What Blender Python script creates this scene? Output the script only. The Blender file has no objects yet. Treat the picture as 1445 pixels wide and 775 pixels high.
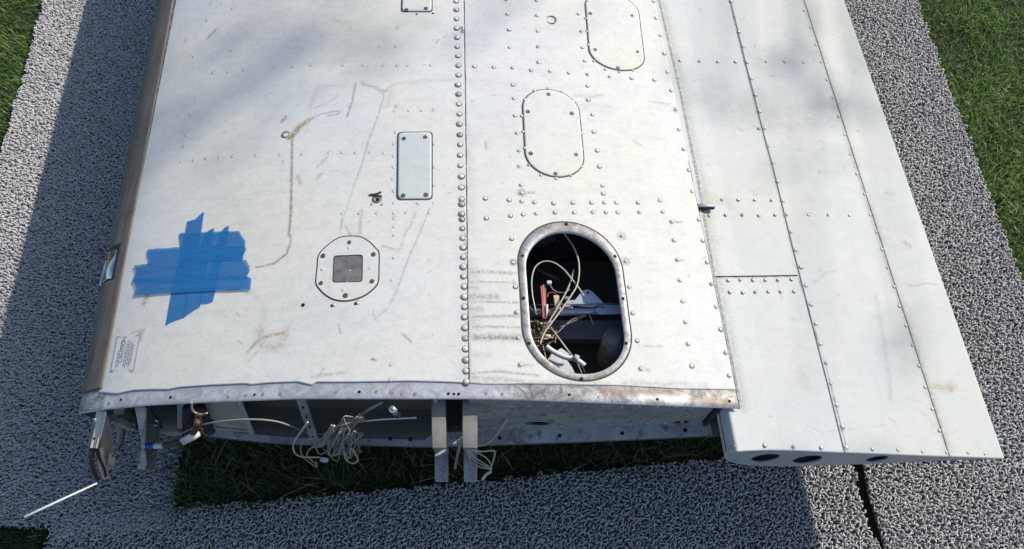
import bpy, bmesh, math, random
import numpy as np
from mathutils import Vector, Quaternion, Matrix
from mathutils.geometry import tessellate_polygon

random.seed(7); rng = np.random.default_rng(7)
sc = bpy.context.scene
col = sc.collection

# ------------------------------------------------------------ camera, sky, sun, exposure
F_PX, CX, CY = 1050.0, 722.5, 387.5            # focal length and centre in pixels of the 1445 x 775 photograph
PITCH = math.atan2(CY + 1770, F_PX)            # the span lines of the wing meet 1770 px above the picture
Z0 = 0.50                                      # crest of the wing above the ground (m)
CAM = np.array([0.0, 0.0, Z0 + 1.33])
FWD = np.array([0, math.cos(PITCH), -math.sin(PITCH)])
UPV = np.array([0, math.sin(PITCH), math.cos(PITCH)])
cam = bpy.data.cameras.new('camera'); cam_o = bpy.data.objects.new('camera', cam); col.objects.link(cam_o)
cam_o.location = CAM; cam_o.rotation_euler = (math.pi / 2 - PITCH, 0, 0)
cam.sensor_width = 36.0; cam.lens = F_PX / 1445 * 36.0; cam.clip_start = 0.02; cam.clip_end = 500
sc.camera = cam_o

SUN = Vector((1.20, 0.82, 1.0)).normalized()   # towards the sun: from the right and the far end, 35 degrees up
w = bpy.data.worlds.new('World'); sc.world = w; w.use_nodes = True
nt = w.node_tree; bg = nt.nodes['Background']
sky = nt.nodes.new('ShaderNodeTexSky'); sky.sky_type = 'NISHITA'; sky.sun_disc = False; sky.ozone_density = 1.4
sky.sun_elevation = math.asin(SUN.z); sky.sun_rotation = math.atan2(SUN.x, SUN.y)
nt.links.new(sky.outputs[0], bg.inputs[0]); bg.inputs[1].default_value = 0.105
sun = bpy.data.lights.new('sun', 'SUN'); sun.energy = 3.35; sun.angle = math.radians(0.5); sun.color = (1, .94, .83)
sun_o = bpy.data.objects.new('sun', sun); col.objects.link(sun_o)
sun_o.rotation_euler = SUN.to_track_quat('Z', 'Y').to_euler(); sun_o.location = (6, 3, 6)
sc.view_settings.view_transform = 'Standard'; sc.view_settings.look = 'None'
sc.view_settings.exposure = 0.33; sc.view_settings.gamma = 1.0

# ------------------------------------------------------------ photograph geometry -> world
def plane_hit(px, py, axis, value):
    r = np.array([1., 0, 0]) * (px - CX) / F_PX + UPV * (CY - py) / F_PX + FWD
    return CAM + r * ((value - CAM[axis]) / r[axis])
def at_z(px, py, z): return plane_hit(px, py, 2, z)
def at_y(px, py, y): return plane_hit(px, py, 1, y)
def project(p):
    d = np.asarray(p, float) - CAM; z = d @ FWD
    return CX + F_PX * d[0] / z, CY - F_PX * (d @ UPV) / z

# ------------------------------------------------------------ wing section
K = -0.06272                                   # sweep: X moves by K for each metre of span
XI_LE, CHORD, TILT = -0.852, 1.83, math.tan(math.radians(1.0))
S_T = np.array([0, .0025, .005, .0125, .025, .05, .075, .1, .15, .2, .25, .3, .35, .4, .45, .5, .55, .6, .65, .7, .75, .8, .85, .9, .95, 1])
U_T = np.array([0, .0085, .0115, .019, .026, .037, .046, .053, .065, .075, .082, .087, .090, .092, .091, .087, .081, .074, .066, .057, .047, .037, .027, .017, .0085, .001])
L_S = np.array([0, .005, .0125, .025, .05, .1, .2, .3, .4, .5, .6, .7, .8, .9, 1])
L_T = -np.array([0, .0095, .014, .019, .026, .034, .046, .052, .054, .049, .039, .027, .016, .006, .0])
def _fit(s, v):
    A = np.stack([np.sqrt(s), s, s**2, s**3, s**4], 1)
    return np.linalg.lstsq(A, v, rcond=None)[0]
CU, CL = _fit(S_T, U_T), _fit(L_S, L_T)
def _ev(c, s):
    s = np.clip(s, 0, 1); return c[0]*np.sqrt(s) + c[1]*s + c[2]*s**2 + c[3]*s**3 + c[4]*s**4
UMAX = .0915
def sec_up(xi): return Z0 + CHORD*(_ev(CU, (xi - XI_LE)/CHORD) - UMAX) - TILT*(xi + .10)
def sec_low(xi): return Z0 + CHORD*(_ev(CL, (xi - XI_LE)/CHORD) - UMAX) - TILT*(xi + .10)

# gentle waviness of thin skin between its ribs and stringers (oil canning)
DENTS = [(-.55, 1.12, .15, .10, -.0035), (-.42, 1.30, .13, .10, .003), (-.30, .92, .12, .12, -.002), (-.62, .80, .10, .14, -.0025),
         (-.25, .60, .16, .10, .0018), (-.45, .52, .12, .07, -.0018), (-.03, .95, .06, .12, -.0012), (.12, 1.05, .09, .1, .0015),
         (.33, .8, .08, .1, -.0014), (.32, .55, .07, .08, .0012), (-.2, 1.25, .12, .09, -.0016), (.05, .62, .05, .12, .001),
         (.60, 1.12, .10, .10, -.003), (.72, .98, .11, .08, .0022), (.72, 1.3, .10, .09, -.0025), (.62, .70, .09, .10, -.0015),
         (.8, .62, .10, .10, .0018), (.6, .45, .09, .07, .0012), (.82, .42, .08, .06, -.0012), (.55, .92, .06, .06, .0012)]
def dent(xi, y):
    z = .00026*np.sin(xi*31 + 1.3*np.sin(y*9)) * np.sin(y*24 + xi*5)
    for x0, y0, rx, ry, a in DENTS:
        z = z + a*np.exp(-((xi - x0)/rx)**2 - ((y - y0)/ry)**2)
    return z
FLAP_XI0, FLAP_XIT = 0.437, 1.042              # flap nose and trailing edge
DROOP = math.tan(math.radians(4.0))
def surf_wing(x, y):
    xi = x - K*y; return sec_up(xi) + dent(xi, y)
def flap_chord(xi):                            # arched behind the nose, flat skin from there to the trailing edge
    g = lambda q: sec_up(np.minimum(q, XI_LE + CHORD*.97)) - .009 - DROOP*np.maximum(q - .45, 0)
    f = np.clip((np.asarray(xi) - .54)/(FLAP_XIT - .54), 0, 1)
    return np.where(np.asarray(xi) > .54, g(.54) + (g(FLAP_XIT) - g(.54))*f, g(xi))
def sec_flap(xi):
    base = flap_chord(xi)
    t = np.clip((xi - FLAP_XI0)/.011, 0, 1)
    return base - .034*(1 - np.sqrt(np.clip(1 - (1 - t)**2, 0, 1)))
def surf_flap(x, y):
    xi = x - K*y; return sec_flap(xi) + dent(xi, y)
def hit(px, py, surf=surf_wing, h=0.0):
    z = Z0
    for _ in range(14):
        p = at_z(px, py, z); z = float(surf(p[0], p[1])) + h
    return np.array([p[0], p[1], z])
def normal(p, surf=surf_wing, e=.003):
    dx = (surf(p[0]+e, p[1]) - surf(p[0]-e, p[1]))/(2*e); dy = (surf(p[0], p[1]+e) - surf(p[0], p[1]-e))/(2*e)
    return Vector((-dx, -dy, 1)).normalized()
def edge_y(xi, poly, zfun, y0=.4):
    """span position at which the section line xi meets an edge traced in the photograph"""
    pxs, pys = zip(*poly); y = y0
    for _ in range(25):
        p = (xi + K*y, y, float(zfun(xi)) + (float(dent(xi, y)) if zfun is not sec_low else 0))
        u, v = project(p); y += np.clip((v - np.interp(u, pxs, pys))/750., -.05, .05)
    return y

# ------------------------------------------------------------ mesh helpers
def world_origin(o):
    p = Vector((0, 0, 0))
    while o is not None: p += o.location; o = o.parent
    return p
def link(o, parent=None, wloc=None):
    col.objects.link(o); o.parent = parent
    if wloc is not None: o.location = Vector(wloc) - (world_origin(parent) if parent else Vector((0, 0, 0)))
    return o
def mesh_np(name, V, Fc, mat, smooth=True):
    me = bpy.data.meshes.new(name); V = np.asarray(V, np.float32)
    if isinstance(Fc, np.ndarray):
        n, k = Fc.shape
        me.vertices.add(len(V)); me.vertices.foreach_set('co', V.ravel())
        me.loops.add(n*k); me.loops.foreach_set('vertex_index', Fc.astype(np.int32).ravel())
        me.polygons.add(n); me.polygons.foreach_set('loop_start', np.arange(0, n*k, k, dtype=np.int32))
        me.update(calc_edges=True); me.validate()
    else:
        me.from_pydata([tuple(v) for v in V], [], Fc); me.update()
    me.polygons.foreach_set('use_smooth', [smooth]*len(me.polygons))
    if mat: me.materials.append(mat)
    return me
def obj(name, V, Fc, mat, parent=None, smooth=True, origin=None):
    """world-space vertices -> one mesh object with its origin at its own centre"""
    V = np.asarray(V, float)
    c = V.mean(0) if origin is None else np.asarray(origin, float)
    me = mesh_np(name, V - c, Fc, mat, smooth)
    return link(bpy.data.objects.new(name, me), parent, c)
def tag(o, label=None, cat=None, group=None, kind=None):
    if label: o['label'] = label
    if cat: o['category'] = cat
    if group: o['group'] = group
    if kind: o['kind'] = kind
    return o
def empty(name, loc, label, cat):
    o = bpy.data.objects.new(name, None); o.empty_display_size = .05; link(o, None, loc); return tag(o, label, cat)
def set_attr(me, arr):
    a = me.attributes.new('wear_shade', 'FLOAT_COLOR', 'POINT')
    c = np.ones((len(arr), 4), np.float32); c[:, :arr.shape[1]] = arr; a.data.foreach_set('color', c.ravel())
def catmull(pts, n=6, closed=False):
    P = np.asarray(pts, float); N = len(P); out = []
    for i in range(N if closed else N - 1):
        g = lambda k: P[k % N] if closed else P[min(max(k, 0), N - 1)]
        p0, p1, p2, p3 = g(i-1), g(i), g(i+1), g(i+2)
        for t in np.arange(n)/n:
            out.append(.5*((2*p1) + (-p0+p2)*t + (2*p0-5*p1+4*p2-p3)*t*t + (-p0+3*p1-3*p2+p3)*t**3))
    if not closed: out.append(P[-1])
    return np.array(out)
def tube_geo(pts, r, k=6, cap=True):
    P = np.asarray(pts, float); n = len(P); V = []; Fc = []
    R = np.full(n, r) if np.isscalar(r) else np.asarray(r)
    nrm = None
    for i in range(n):
        t = P[min(i+1, n-1)] - P[max(i-1, 0)]; t = t/(np.linalg.norm(t) + 1e-12)
        if nrm is None:
            a = np.array([0, 0, 1.]) if abs(t[2]) < .9 else np.array([1., 0, 0])
            nrm = np.cross(t, a)
        nrm = nrm - t*(nrm @ t); nrm /= np.linalg.norm(nrm) + 1e-12; b = np.cross(t, nrm)
        for j in range(k):
            an = 2*math.pi*j/k; V.append(P[i] + R[i]*(math.cos(an)*nrm + math.sin(an)*b))
    for i in range(n-1):
        for j in range(k):
            a, b2 = i*k+j, i*k+(j+1) % k; Fc.append((a, b2, b2+k, a+k))
    if cap: Fc.append(tuple(range(k-1, -1, -1))); Fc.append(tuple(range((n-1)*k, n*k)))
    return V, Fc
def tube(name, pts, r, mat, parent, k=6, n=6, smooth_path=True):
    P = catmull(pts, n) if smooth_path and len(pts) > 2 else np.asarray(pts, float)
    V, Fc = tube_geo(P, r, k); return obj(name, V, Fc, mat, parent)
def box_geo(c, ex, ey, ez):
    c, ex, ey, ez = [np.asarray(v, float) for v in (c, ex, ey, ez)]
    V = [c + sx*ex + sy*ey + sz*ez for sz in (-1, 1) for sy in (-1, 1) for sx in (-1, 1)]
    return V, [(0, 2, 3, 1), (4, 5, 7, 6), (0, 1, 5, 4), (1, 3, 7, 5), (3, 2, 6, 7), (2, 0, 4, 6)]
def bevel(o, wd, seg=2):
    bm = bmesh.new(); bm.from_mesh(o.data)
    bmesh.ops.recalc_face_normals(bm, faces=bm.faces)
    bmesh.ops.bevel(bm, geom=list(bm.edges), offset=wd, segments=seg, affect='EDGES', clamp_overlap=True)
    bm.to_mesh(o.data); bm.free(); return o
def box(name, c, ex, ey, ez, mat, parent, bv=.001):
    V, Fc = box_geo(c, ex, ey, ez); o = obj(name, V, Fc, mat, parent, smooth=False)
    return bevel(o, bv) if bv else o
def merge(geos):
    V, Fc = [], []
    for v, f in geos:
        n = len(V); V += list(v); Fc += [tuple(i + n for i in q) for q in f]
    return V, Fc
def prism(name, loops, d, mat, parent, smooth=False):
    """flat outline (first loop) with holes (other loops), given as 3-D points, pushed out by vector d"""
    tri = tessellate_polygon([[Vector(p) for p in l] for l in loops])
    flat = [np.asarray(p, float) for l in loops for p in l]; n = len(flat); d = np.asarray(d, float)
    V = flat + [p + d for p in flat]
    Fc = [tuple(t) for t in tri] + [tuple(i + n for i in reversed(t)) for t in tri]
    k = 0
    for l in loops:
        m = len(l)
        for i in range(m): a, b = k+i, k+(i+1) % m; Fc.append((a, b, b+n, a+n))
        k += m
    o = obj(name, V, Fc, mat, parent, smooth)
    bm = bmesh.new(); bm.from_mesh(o.data); bmesh.ops.recalc_face_normals(bm, faces=bm.faces); bm.to_mesh(o.data); bm.free()
    return o

# ------------------------------------------------------------ materials
class NB:
    def __init__(s, name):
        s.m = bpy.data.materials.new(name); s.m.use_nodes = True; s.t = s.m.node_tree
        s.p = s.t.nodes['Principled BSDF']; s.co = s.t.nodes.new('ShaderNodeTexCoord').outputs['Object']
    def n(s, typ, **kw):
        nd = s.t.nodes.new(typ)
        for k, v in kw.items(): setattr(nd, k, v)
        return nd
    def l(s, a, b): s.t.links.new(a, b)
    def noise(s, scale, detail=3, rough=.55, co=None, dist=0):
        nd = s.n('ShaderNodeTexNoise'); nd.inputs['Scale'].default_value = scale; nd.inputs['Detail'].default_value = detail
        nd.inputs['Roughness'].default_value = rough; nd.inputs['Distortion'].default_value = dist
        s.l(co or s.co, nd.inputs['Vector']); return nd.outputs[0]
    def ramp(s, v, stops):
        nd = s.n('ShaderNodeValToRGB'); e = nd.color_ramp.elements
        while len(e) < len(stops): e.new(.5)
        for el, (p, c) in zip(e, stops): el.position = p; el.color = (c, c, c, 1) if np.isscalar(c) else (*c, 1)
        s.l(v, nd.inputs[0]); return nd.outputs[0]
    def mix(s, f, a, b, mode='MIX'):
        nd = s.n('ShaderNodeMix', data_type='RGBA', blend_type=mode)
        for v, i in ((f, 0), (a, 6), (b, 7)):
            if isinstance(v, (int, float)): nd.inputs[i].default_value = v
            elif isinstance(v, tuple): nd.inputs[i].default_value = (*v, 1)
            else: s.l(v, nd.inputs[i])
        return nd.outputs[2]
    def math(s, op, a, b=0.0, clamp=False):
        nd = s.n('ShaderNodeMath', operation=op, use_clamp=clamp)
        for v, i in ((a, 0), (b, 1)):
            if isinstance(v, (int, float)): nd.inputs[i].default_value = v
            else: s.l(v, nd.inputs[i])
        return nd.outputs[0]
    def stretch(s, sx, sy, sz):
        nd = s.n('ShaderNodeMapping'); nd.inputs['Scale'].default_value = (sx, sy, sz); s.l(s.co, nd.inputs[0]); return nd.outputs[0]
    def bump(s, h, strength, dist=.001):
        nd = s.n('ShaderNodeBump'); nd.inputs['Strength'].default_value = strength; nd.inputs['Distance'].default_value = dist
        s.l(h, nd.inputs['Height']); s.l(nd.outputs[0], s.p.inputs['Normal'])
    def set(s, **kw):
        for k, v in kw.items():
            i = s.p.inputs[k.replace('_', ' ')]
            if isinstance(v, (int, float)): i.default_value = v
            elif isinstance(v, tuple): i.default_value = (*v, 1)
            else: s.l(v, i)
        return s

def simple(name, c, rough=.5, metal=0.0, var=.25, scale=60, bump=.1):
    b = NB(name); n = b.noise(scale, 4)
    lo = tuple(x*(1-var) for x in c); hi = tuple(min(x*(1+var), 1) for x in c)
    b.set(Base_Color=b.mix(n, lo, hi), Roughness=rough, Metallic=metal)
    if bump: b.bump(n, bump)
    return b.m

def paint_material(name, tint=(1, 1, 1), mott=.24):
    b = NB(name)
    at = b.n('ShaderNodeAttribute', attribute_name='wear_shade'); sp = b.n('ShaderNodeSeparateColor'); b.l(at.outputs['Color'], sp.inputs[0])
    R, G, B = sp.outputs[0], sp.outputs[1], sp.outputs[2]
    base = b.mix(b.ramp(b.noise(2.6, 3), [(.35, 0), (.65, 1)]), tuple(.74*t for t in (.985, .99, .985)), tuple(.765*t for t in (1.0, .98, .875)))
    base = b.mix(1.0, base, tint, 'MULTIPLY')
    # chalking, specks and rubbed dirt
    base = b.mix(b.math('MULTIPLY', b.ramp(b.noise(38, 6, .7), [(.45, 0), (.72, 1)]), mott), base, (.42, .41, .40))
    base = b.mix(b.math('MULTIPLY', b.ramp(b.noise(210, 4, .65), [(.56, 0), (.70, 1)]), .30), base, (.30, .29, .28))
    st = b.noise(9, 5, .65, b.stretch(1, 6, 1))
    base = b.mix(b.math('MULTIPLY', b.ramp(st, [(.5, 0), (.75, 1)]), .22), base, (.48, .45, .40))
    brk = b.ramp(b.noise(150, 5, .75), [(.36, .08), (.55, 1.05)])
    base = b.mix(b.math('MULTIPLY', R, brk, True), base, (.075, .072, .068))
    base = b.mix(b.math('MULTIPLY', G, brk, True), base, (.33, .235, .135))
    base = b.mix(b.math('MULTIPLY', B, b.ramp(b.noise(70, 4, .7), [(.35, .2), (.6, 1.1)]), True), base, (.36, .36, .37))
    geo = b.n('ShaderNodeNewGeometry')
    base = b.mix(geo.outputs['Backfacing'], base, (.07, .075, .06))     # primer on the inside of the skin
    b.set(Base_Color=base, Roughness=b.ramp(b.noise(30, 3), [(.3, .58), (.7, .64)]))
    b.p.inputs['Specular IOR Level'].default_value = .30
    h = b.mix(.5, b.noise(420, 2), b.noise(60, 3)); b.bump(h, .10, .0012)
    return b.m

def worn_metal():
    b = NB('worn_aluminium'); n1 = b.noise(30, 6, .7, dist=1.5); n2 = b.noise(110, 4, .7)
    at = b.n('ShaderNodeAttribute', attribute_name='wear_shade'); sp = b.n('ShaderNodeSeparateColor'); b.l(at.outputs['Color'], sp.inputs[0])
    c = b.mix(b.ramp(n1, [(.40, 0), (.60, 1)]), (.17, .16, .145), (.56, .57, .60))
    c = b.mix(b.ramp(n2, [(.55, 0), (.72, .6)]), c, (.10, .09, .08))
    c = b.mix(sp.outputs[0], c, (.07, .06, .055))
    c = b.mix(sp.outputs[1], c, (.20, .135, .09))
    c = b.mix(sp.outputs[2], c, (.72, .74, .77))
    b.set(Base_Color=c, Metallic=.25, Roughness=b.ramp(n2, [(.3, .34), (.7, .6)])); b.bump(n2, .25, .0012); return b.m

M = {}
M['paint'] = paint_material('weathered_white_paint')
M['flap_paint'] = paint_material('weathered_flap_paint', (.765, .80, .82), .20)
M['cover_paint'] = paint_material('cover_white_paint', (1.0, 1.0, 1.0))
M['cool_paint'] = paint_material('pale_blue_grey_paint', (.84, .90, .94))
M['strip'] = worn_metal()
M['gap'] = simple('dirty_sealant_gap', (.06, .057, .052), .8, bump=0)
M['hole'] = simple('dark_hole', (.008, .008, .008), .9, bump=0)  # near-black discs paint the dark inside of holes onto the surface
M['screw'] = simple('dull_screw', (.16, .155, .145), .45, .5, scale=300)
def rivet_mat():
    b = NB('painted_rivet'); oi = b.n('ShaderNodeObjectInfo')
    c = b.mix(b.ramp(oi.outputs['Random'], [(0, 0), (.7, .35), (1, 1)]), (.74, .74, .72), (.36, .34, .31))
    n = b.noise(700, 3); c = b.mix(b.ramp(n, [(.5, 0), (.7, .5)]), c, (.28, .26, .24))
    b.set(Base_Color=c, Roughness=.38, Metallic=.1); return b.m
M['rivet'] = rivet_mat()
M['flush'] = simple('painted_over_rivet', (.60, .61, .61), .5, var=.2, scale=300, bump=.2)
def boot_mat():
    b = NB('grey_brown_rubber_boot'); n = b.noise(6, 5, .6, b.stretch(14, 1, 14)); n2 = b.noise(90, 4)
    c = b.mix(b.ramp(n, [(.3, 0), (.75, 1)]), (.115, .098, .080), (.215, .185, .150))
    c = b.mix(b.ramp(n2, [(.6, 0), (.8, .6)]), c, (.22, .19, .16)); c = b.mix(b.ramp(b.noise(12, 4), [(.25, .5), (.45, 0)]), c, (.04, .036, .03))
    b.set(Base_Color=c, Roughness=.6); b.bump(n2, .2); return b.m
M['boot'] = boot_mat()
def tape_mat():
    b = NB('blue_masking_tape'); n = b.noise(26, 4, .6, b.stretch(1, 5, 1)); n2 = b.noise(400, 3)
    c = b.mix(n, (.008, .135, .40), (.026, .225, .56)); b.set(Base_Color=c, Roughness=.55)
    n3 = b.noise(9, 4, .6, b.stretch(1, 9, 1)); b.bump(b.mix(.5, b.mix(.5, n, n2), n3), .75, .0022)
    tr = b.n('ShaderNodeBsdfTransparent'); mx = b.n('ShaderNodeMixShader'); mx.inputs[0].default_value = .20
    b.l(b.p.outputs[0], mx.inputs[1]); b.l(tr.outputs[0], mx.inputs[2]); b.l(mx.outputs[0], b.t.nodes['Material Output'].inputs[0]); return b.m
M['tape'] = tape_mat()
def bay_mat(name, a, bb, dirt):
    b = NB(name); n1 = b.noise(9, 6, .7, dist=.8); n2 = b.noise(48, 5, .7); n3 = b.noise(180, 3)
    c = b.mix(b.ramp(n1, [(.34, 0), (.66, 1)]), a, bb); c = b.mix(b.ramp(n2, [(.52, 0), (.68, .85)]), c, dirt); c = b.mix(b.ramp(n3, [(.6, 0), (.72, .5)]), c, (.5, .48, .43))
    b.set(Base_Color=c, Roughness=.55, Metallic=.1); b.bump(n2, .3, .002); return b.m
M['bay'] = bay_mat('grimy_bay_metal', (.26, .255, .245), (.42, .415, .405), (.11, .10, .09)); M['lip'] = bay_mat('worn_lip_metal', (.36, .355, .35), (.60, .60, .60), (.13, .115, .10))
M['darkolive'] = simple('dark_olive_primer', (.12, .12, .095), .7, var=.4, scale=14)
M['olive'] = simple('olive_primer', (.10, .10, .078), .7, var=.35, scale=14)
M['inner'] = simple('grey_inner_metal', (.42, .40, .36), .5, .15, var=.4, scale=12)
M['dark'] = simple('dark_inner_metal', (.045, .047, .052), .6, .2, var=.4, scale=20)
M['darkbox'] = simple('dark_beam_metal', (.24, .25, .28), .5, .3, var=.4, scale=25)
M['steel'] = simple('bright_metal', (.62, .63, .65), .22, 1.0, var=.12, scale=40)
M['alloy'] = simple('dull_alloy', (.34, .315, .275), .42, .3, var=.5, scale=24, bump=.25)
M['ringmetal'] = worn_metal(); M['ringmetal'].name = 'ring_bare_metal'
M['white_plastic'] = simple('white_plastic', (.70, .72, .74), .4, var=.1)
M['blue_white'] = simple('pale_bracket_paint', (.50, .56, .66), .4, .1, var=.15)
M['wire_white'] = simple('ivory_wire', (.55, .52, .44), .5, var=.15, scale=200, bump=0)
M['wire_grey'] = simple('grey_wire', (.30, .29, .26), .5, var=.2, scale=200, bump=0)
M['wire_red'] = simple('red_wire', (.40, .09, .085), .5, var=.2, bump=0)
M['wire_tan'] = simple('tan_wire', (.42, .34, .22), .6, var=.25, bump=0)
M['brown'] = simple('brown_rubber_hose', (.085, .045, .035), .55, var=.3)
M['black'] = simple('black_rubber', (.022, .022, .026), .5, var=.3)
M['blue_fit'] = simple('blue_anodised_fitting', (.03, .12, .42), .3, .6, var=.15)
M['label_paper'] = simple('label_paper', (.72, .72, .70), .6, var=.08)
M['ink'] = simple('grey_ink', (.26, .26, .25), .7, bump=0)
M['beige'] = simple('scuffed_beige_metal', (.70, .65, .54), .45, .1, var=.35, scale=30)
M['foam'] = simple('torn_tan_foam', (.66, .56, .38), .8, var=.3, scale=120, bump=.6)
def glass_mat():
    b = NB('smoky_window_plastic'); b.set(Base_Color=(.05, .052, .055), Roughness=.18)
    n = b.noise(45, 4); b.l(b.mix(b.ramp(n, [(.4, 0), (.7, .5)]), (.15, .147, .14), (.36, .355, .34)), b.p.inputs['Base Color']); return b.m
M['window'] = glass_mat()
def carpet_mat(name, lo, hi):
    b = NB(name); at = b.n('ShaderNodeAttribute', attribute_name='tone')
    c = b.mix(at.outputs['Fac'], lo, hi); b.set(Base_Color=c, Roughness=.85); b.p.inputs['Specular IOR Level'].default_value = .2; return b.m
M['loop'] = carpet_mat('grey_carpet_loops', (.38, .37, .365), (.70, .68, .665))
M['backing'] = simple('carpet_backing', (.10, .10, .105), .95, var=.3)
def grass_mat(name, a, bb, dry):
    b = NB(name); at = b.n('ShaderNodeAttribute', attribute_name='tone')
    c = b.ramp(at.outputs['Fac'], [(0, a), (.72, bb), (.9, dry), (1, dry)])
    b.set(Base_Color=c, Roughness=.55); b.p.inputs['Specular IOR Level'].default_value = .3
    tl = b.n('ShaderNodeBsdfTranslucent'); b.l(c, tl.inputs[0]); mx = b.n('ShaderNodeMixShader'); mx.inputs[0].default_value = .3
    b.l(b.p.outputs[0], mx.inputs[1]); b.l(tl.outputs[0], mx.inputs[2]); b.l(mx.outputs[0], b.t.nodes['Material Output'].inputs[0]); return b.m
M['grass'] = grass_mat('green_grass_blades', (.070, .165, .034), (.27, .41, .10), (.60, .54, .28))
M['grass_dark'] = grass_mat('shaded_grass_blades', (.026, .056, .018), (.075, .115, .038), (.26, .25, .15))  # darker copy of the lawn colours, shade painted into the blades
def soil_mat():
    b = NB('turf_soil'); n = b.noise(30, 5, .7); n2 = b.noise(2.0, 3)
    c = b.mix(b.ramp(n, [(.35, 0), (.7, 1)]), (.012, .018, .007), (.045, .06, .02)); c = b.mix(b.ramp(n2, [(.4, 0), (.7, .6)]), c, (.05, .05, .02))
    b.set(Base_Color=c, Roughness=.95); b.bump(n, .6, .01); return b.m
M['soil'] = soil_mat()

# ------------------------------------------------------------ ground, carpets, grass
gn = 40; gx = np.linspace(-60, 60, gn)
V = np.array([(x, y, 0) for y in gx for x in gx]); V[:, 2] = -.012
Fq = np.array([(j*gn+i, j*gn+i+1, (j+1)*gn+i+1, (j+1)*gn+i) for j in range(gn-1) for i in range(gn-1)])
tag(obj('ground', V, Fq, M['soil'], None, origin=(0, 0, 0)), kind='structure')

def inside(poly, P):
    x, y = P[:, 0], P[:, 1]; r = np.zeros(len(P), bool); n = len(poly)
    for i in range(n):
        x1, y1 = poly[i]; x2, y2 = poly[(i+1) % n]
        c = ((y1 > y) != (y2 > y)) & (x < (x2-x1)*(y-y1)/(y2-y1+1e-12) + x1); r ^= c
    return r
def tone_attr(me, t):
    a = me.attributes.new('tone', 'FLOAT', 'POINT'); a.data.foreach_set('value', np.asarray(t, np.float32))
def make_loops(poly, pitch, box_lim, z0, ang, seed, jit=.14, aj=.75):
    """loop pile: every loop a small bent yarn tube on the backing"""
    g = np.random.default_rng(seed); x0, x1, y0, y1 = box_lim
    nx, ny = int((x1-x0)/pitch), int((y1-y0)/pitch)
    P = np.stack(np.meshgrid(x0 + (np.arange(nx)+.5)*pitch, y0 + (np.arange(ny)+.5)*pitch), -1)
    P[1::2, :, 0] += pitch*.5
    P = P.reshape(-1, 2) + g.normal(0, pitch*jit, (nx*ny, 2))
    P = P[inside(poly, P)]
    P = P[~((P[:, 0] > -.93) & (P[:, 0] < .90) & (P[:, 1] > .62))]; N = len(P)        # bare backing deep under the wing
    a = ang + g.normal(0, aj, N); L = g.uniform(.0032, .0058, N); H = g.uniform(.0085, .0145, N)*(1 if pitch < .0065 else .78); r = g.uniform(.0019, .0025, N)*(1.12 if pitch < .0065 else .94)
    lean = g.normal(0, .0028, (N, 2)); bend = g.normal(0, .0022, N)
    d = np.stack([np.cos(a), np.sin(a)], -1); nrm = np.stack([-d[:, 1], d[:, 0]], -1)
    ns, k = 5, 3; cen = np.zeros((N, ns, 3)); tan = np.zeros((N, ns, 3))
    for i in range(ns):
        th = math.pi*i/(ns-1); cx, cz = -math.cos(th), math.sin(th)
        cen[:, i, :2] = P + d*(cx*L)[:, None] + nrm*(bend*(1 - 2*abs(i/(ns-1) - .5)*2 + .3))[:, None] + lean*cz
        cen[:, i, 2] = z0 + H*cz
        tan[:, i, :2] = d*math.sin(th); tan[:, i, 2] = -math.cos(th)*-1 if i < 2 else (math.cos(th) if i > 2 else 0)
    t = np.gradient(cen, axis=1); t /= np.linalg.norm(t, axis=2, keepdims=True) + 1e-9
    side = np.concatenate([nrm, np.zeros((N, 1))], 1)[:, None, :].repeat(ns, 1); upv = np.cross(side, t)
    ring = np.zeros((N, ns, k, 3))
    for j in range(k):
        an = 2*math.pi*(j+.5)/k
        ring[:, :, j] = cen + r[:, None, None]*(math.cos(an)*side + math.sin(an)*upv)
    V = ring.reshape(-1, 3); base = (np.arange(N)*ns*k)[:, None]
    q = np.array([(i*k+j, i*k+(j+1) % k, (i+1)*k+(j+1) % k, (i+1)*k+j) for i in range(ns-1) for j in range(k)])
    Fq = (base[:, :, None] + q[None]).reshape(-1, 4)
    tone = np.repeat(np.clip(g.normal(.55, .22, N), 0, 1), ns*k)
    return V, Fq, tone
def carpet(label, poly, lim, ang, seed, z=.0, pitch=.0070, jit=.14, aj=.75):
    c = np.mean(poly, 0)
    root = empty('carpet_runner', (c[0], c[1], 0), label, 'carpet'); root['group'] = 'grey loop-pile carpet runners'
    pb = [(x, y, z - .004) for x, y in poly]
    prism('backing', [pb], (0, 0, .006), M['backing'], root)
    V, Fq, tone = make_loops(poly, pitch, lim, z + .002, ang, seed, jit, aj)
    o = obj('loop_pile', V, Fq, M['loop'], root, origin=(c[0], c[1], 0)); tone_attr(o.data, tone); tag(o, kind='stuff')
    return root
def jag(p, q, n=40, amp=.0025):
    return [(p[0] + (q[0]-p[0])*t + random.gauss(0, amp), p[1] + (q[1]-p[1])*t + random.gauss(0, amp)) for t in np.linspace(0, 1, n)]
left_poly = jag((-1.455, .232), (-1.075, .232)) + jag((-1.07, .20), (-.80, .225), 10) + jag((-.80, .24), (-.875, 1.6)) + [(-.95, 3.6), (-1.66, 3.6)] + jag((-1.553, 1.909), (-1.503, 1.232))
front_poly = jag((-1.07, -.7), (-1.078, .25), 30) + jag((-1.07, .25), (-.80, .268), 12) + jag((-.80, .271), (.50, .386), 40) + jag((.50, .386), (.815, .412), 10) + jag((.815, .41), (.838, .205), 10) + jag((.848, .2), (.86, -.7), 10)
right_poly = jag((.852, .40), (.858, .225), 8) + jag((.862, .2), (.885, -.7), 10) + jag((1.44, -.7), (1.386, .843), 30) + jag((1.384, .86), (1.341, 1.909), 30) + [(1.27, 3.6), (.70, 3.6), (.80, 1.2)]
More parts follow.
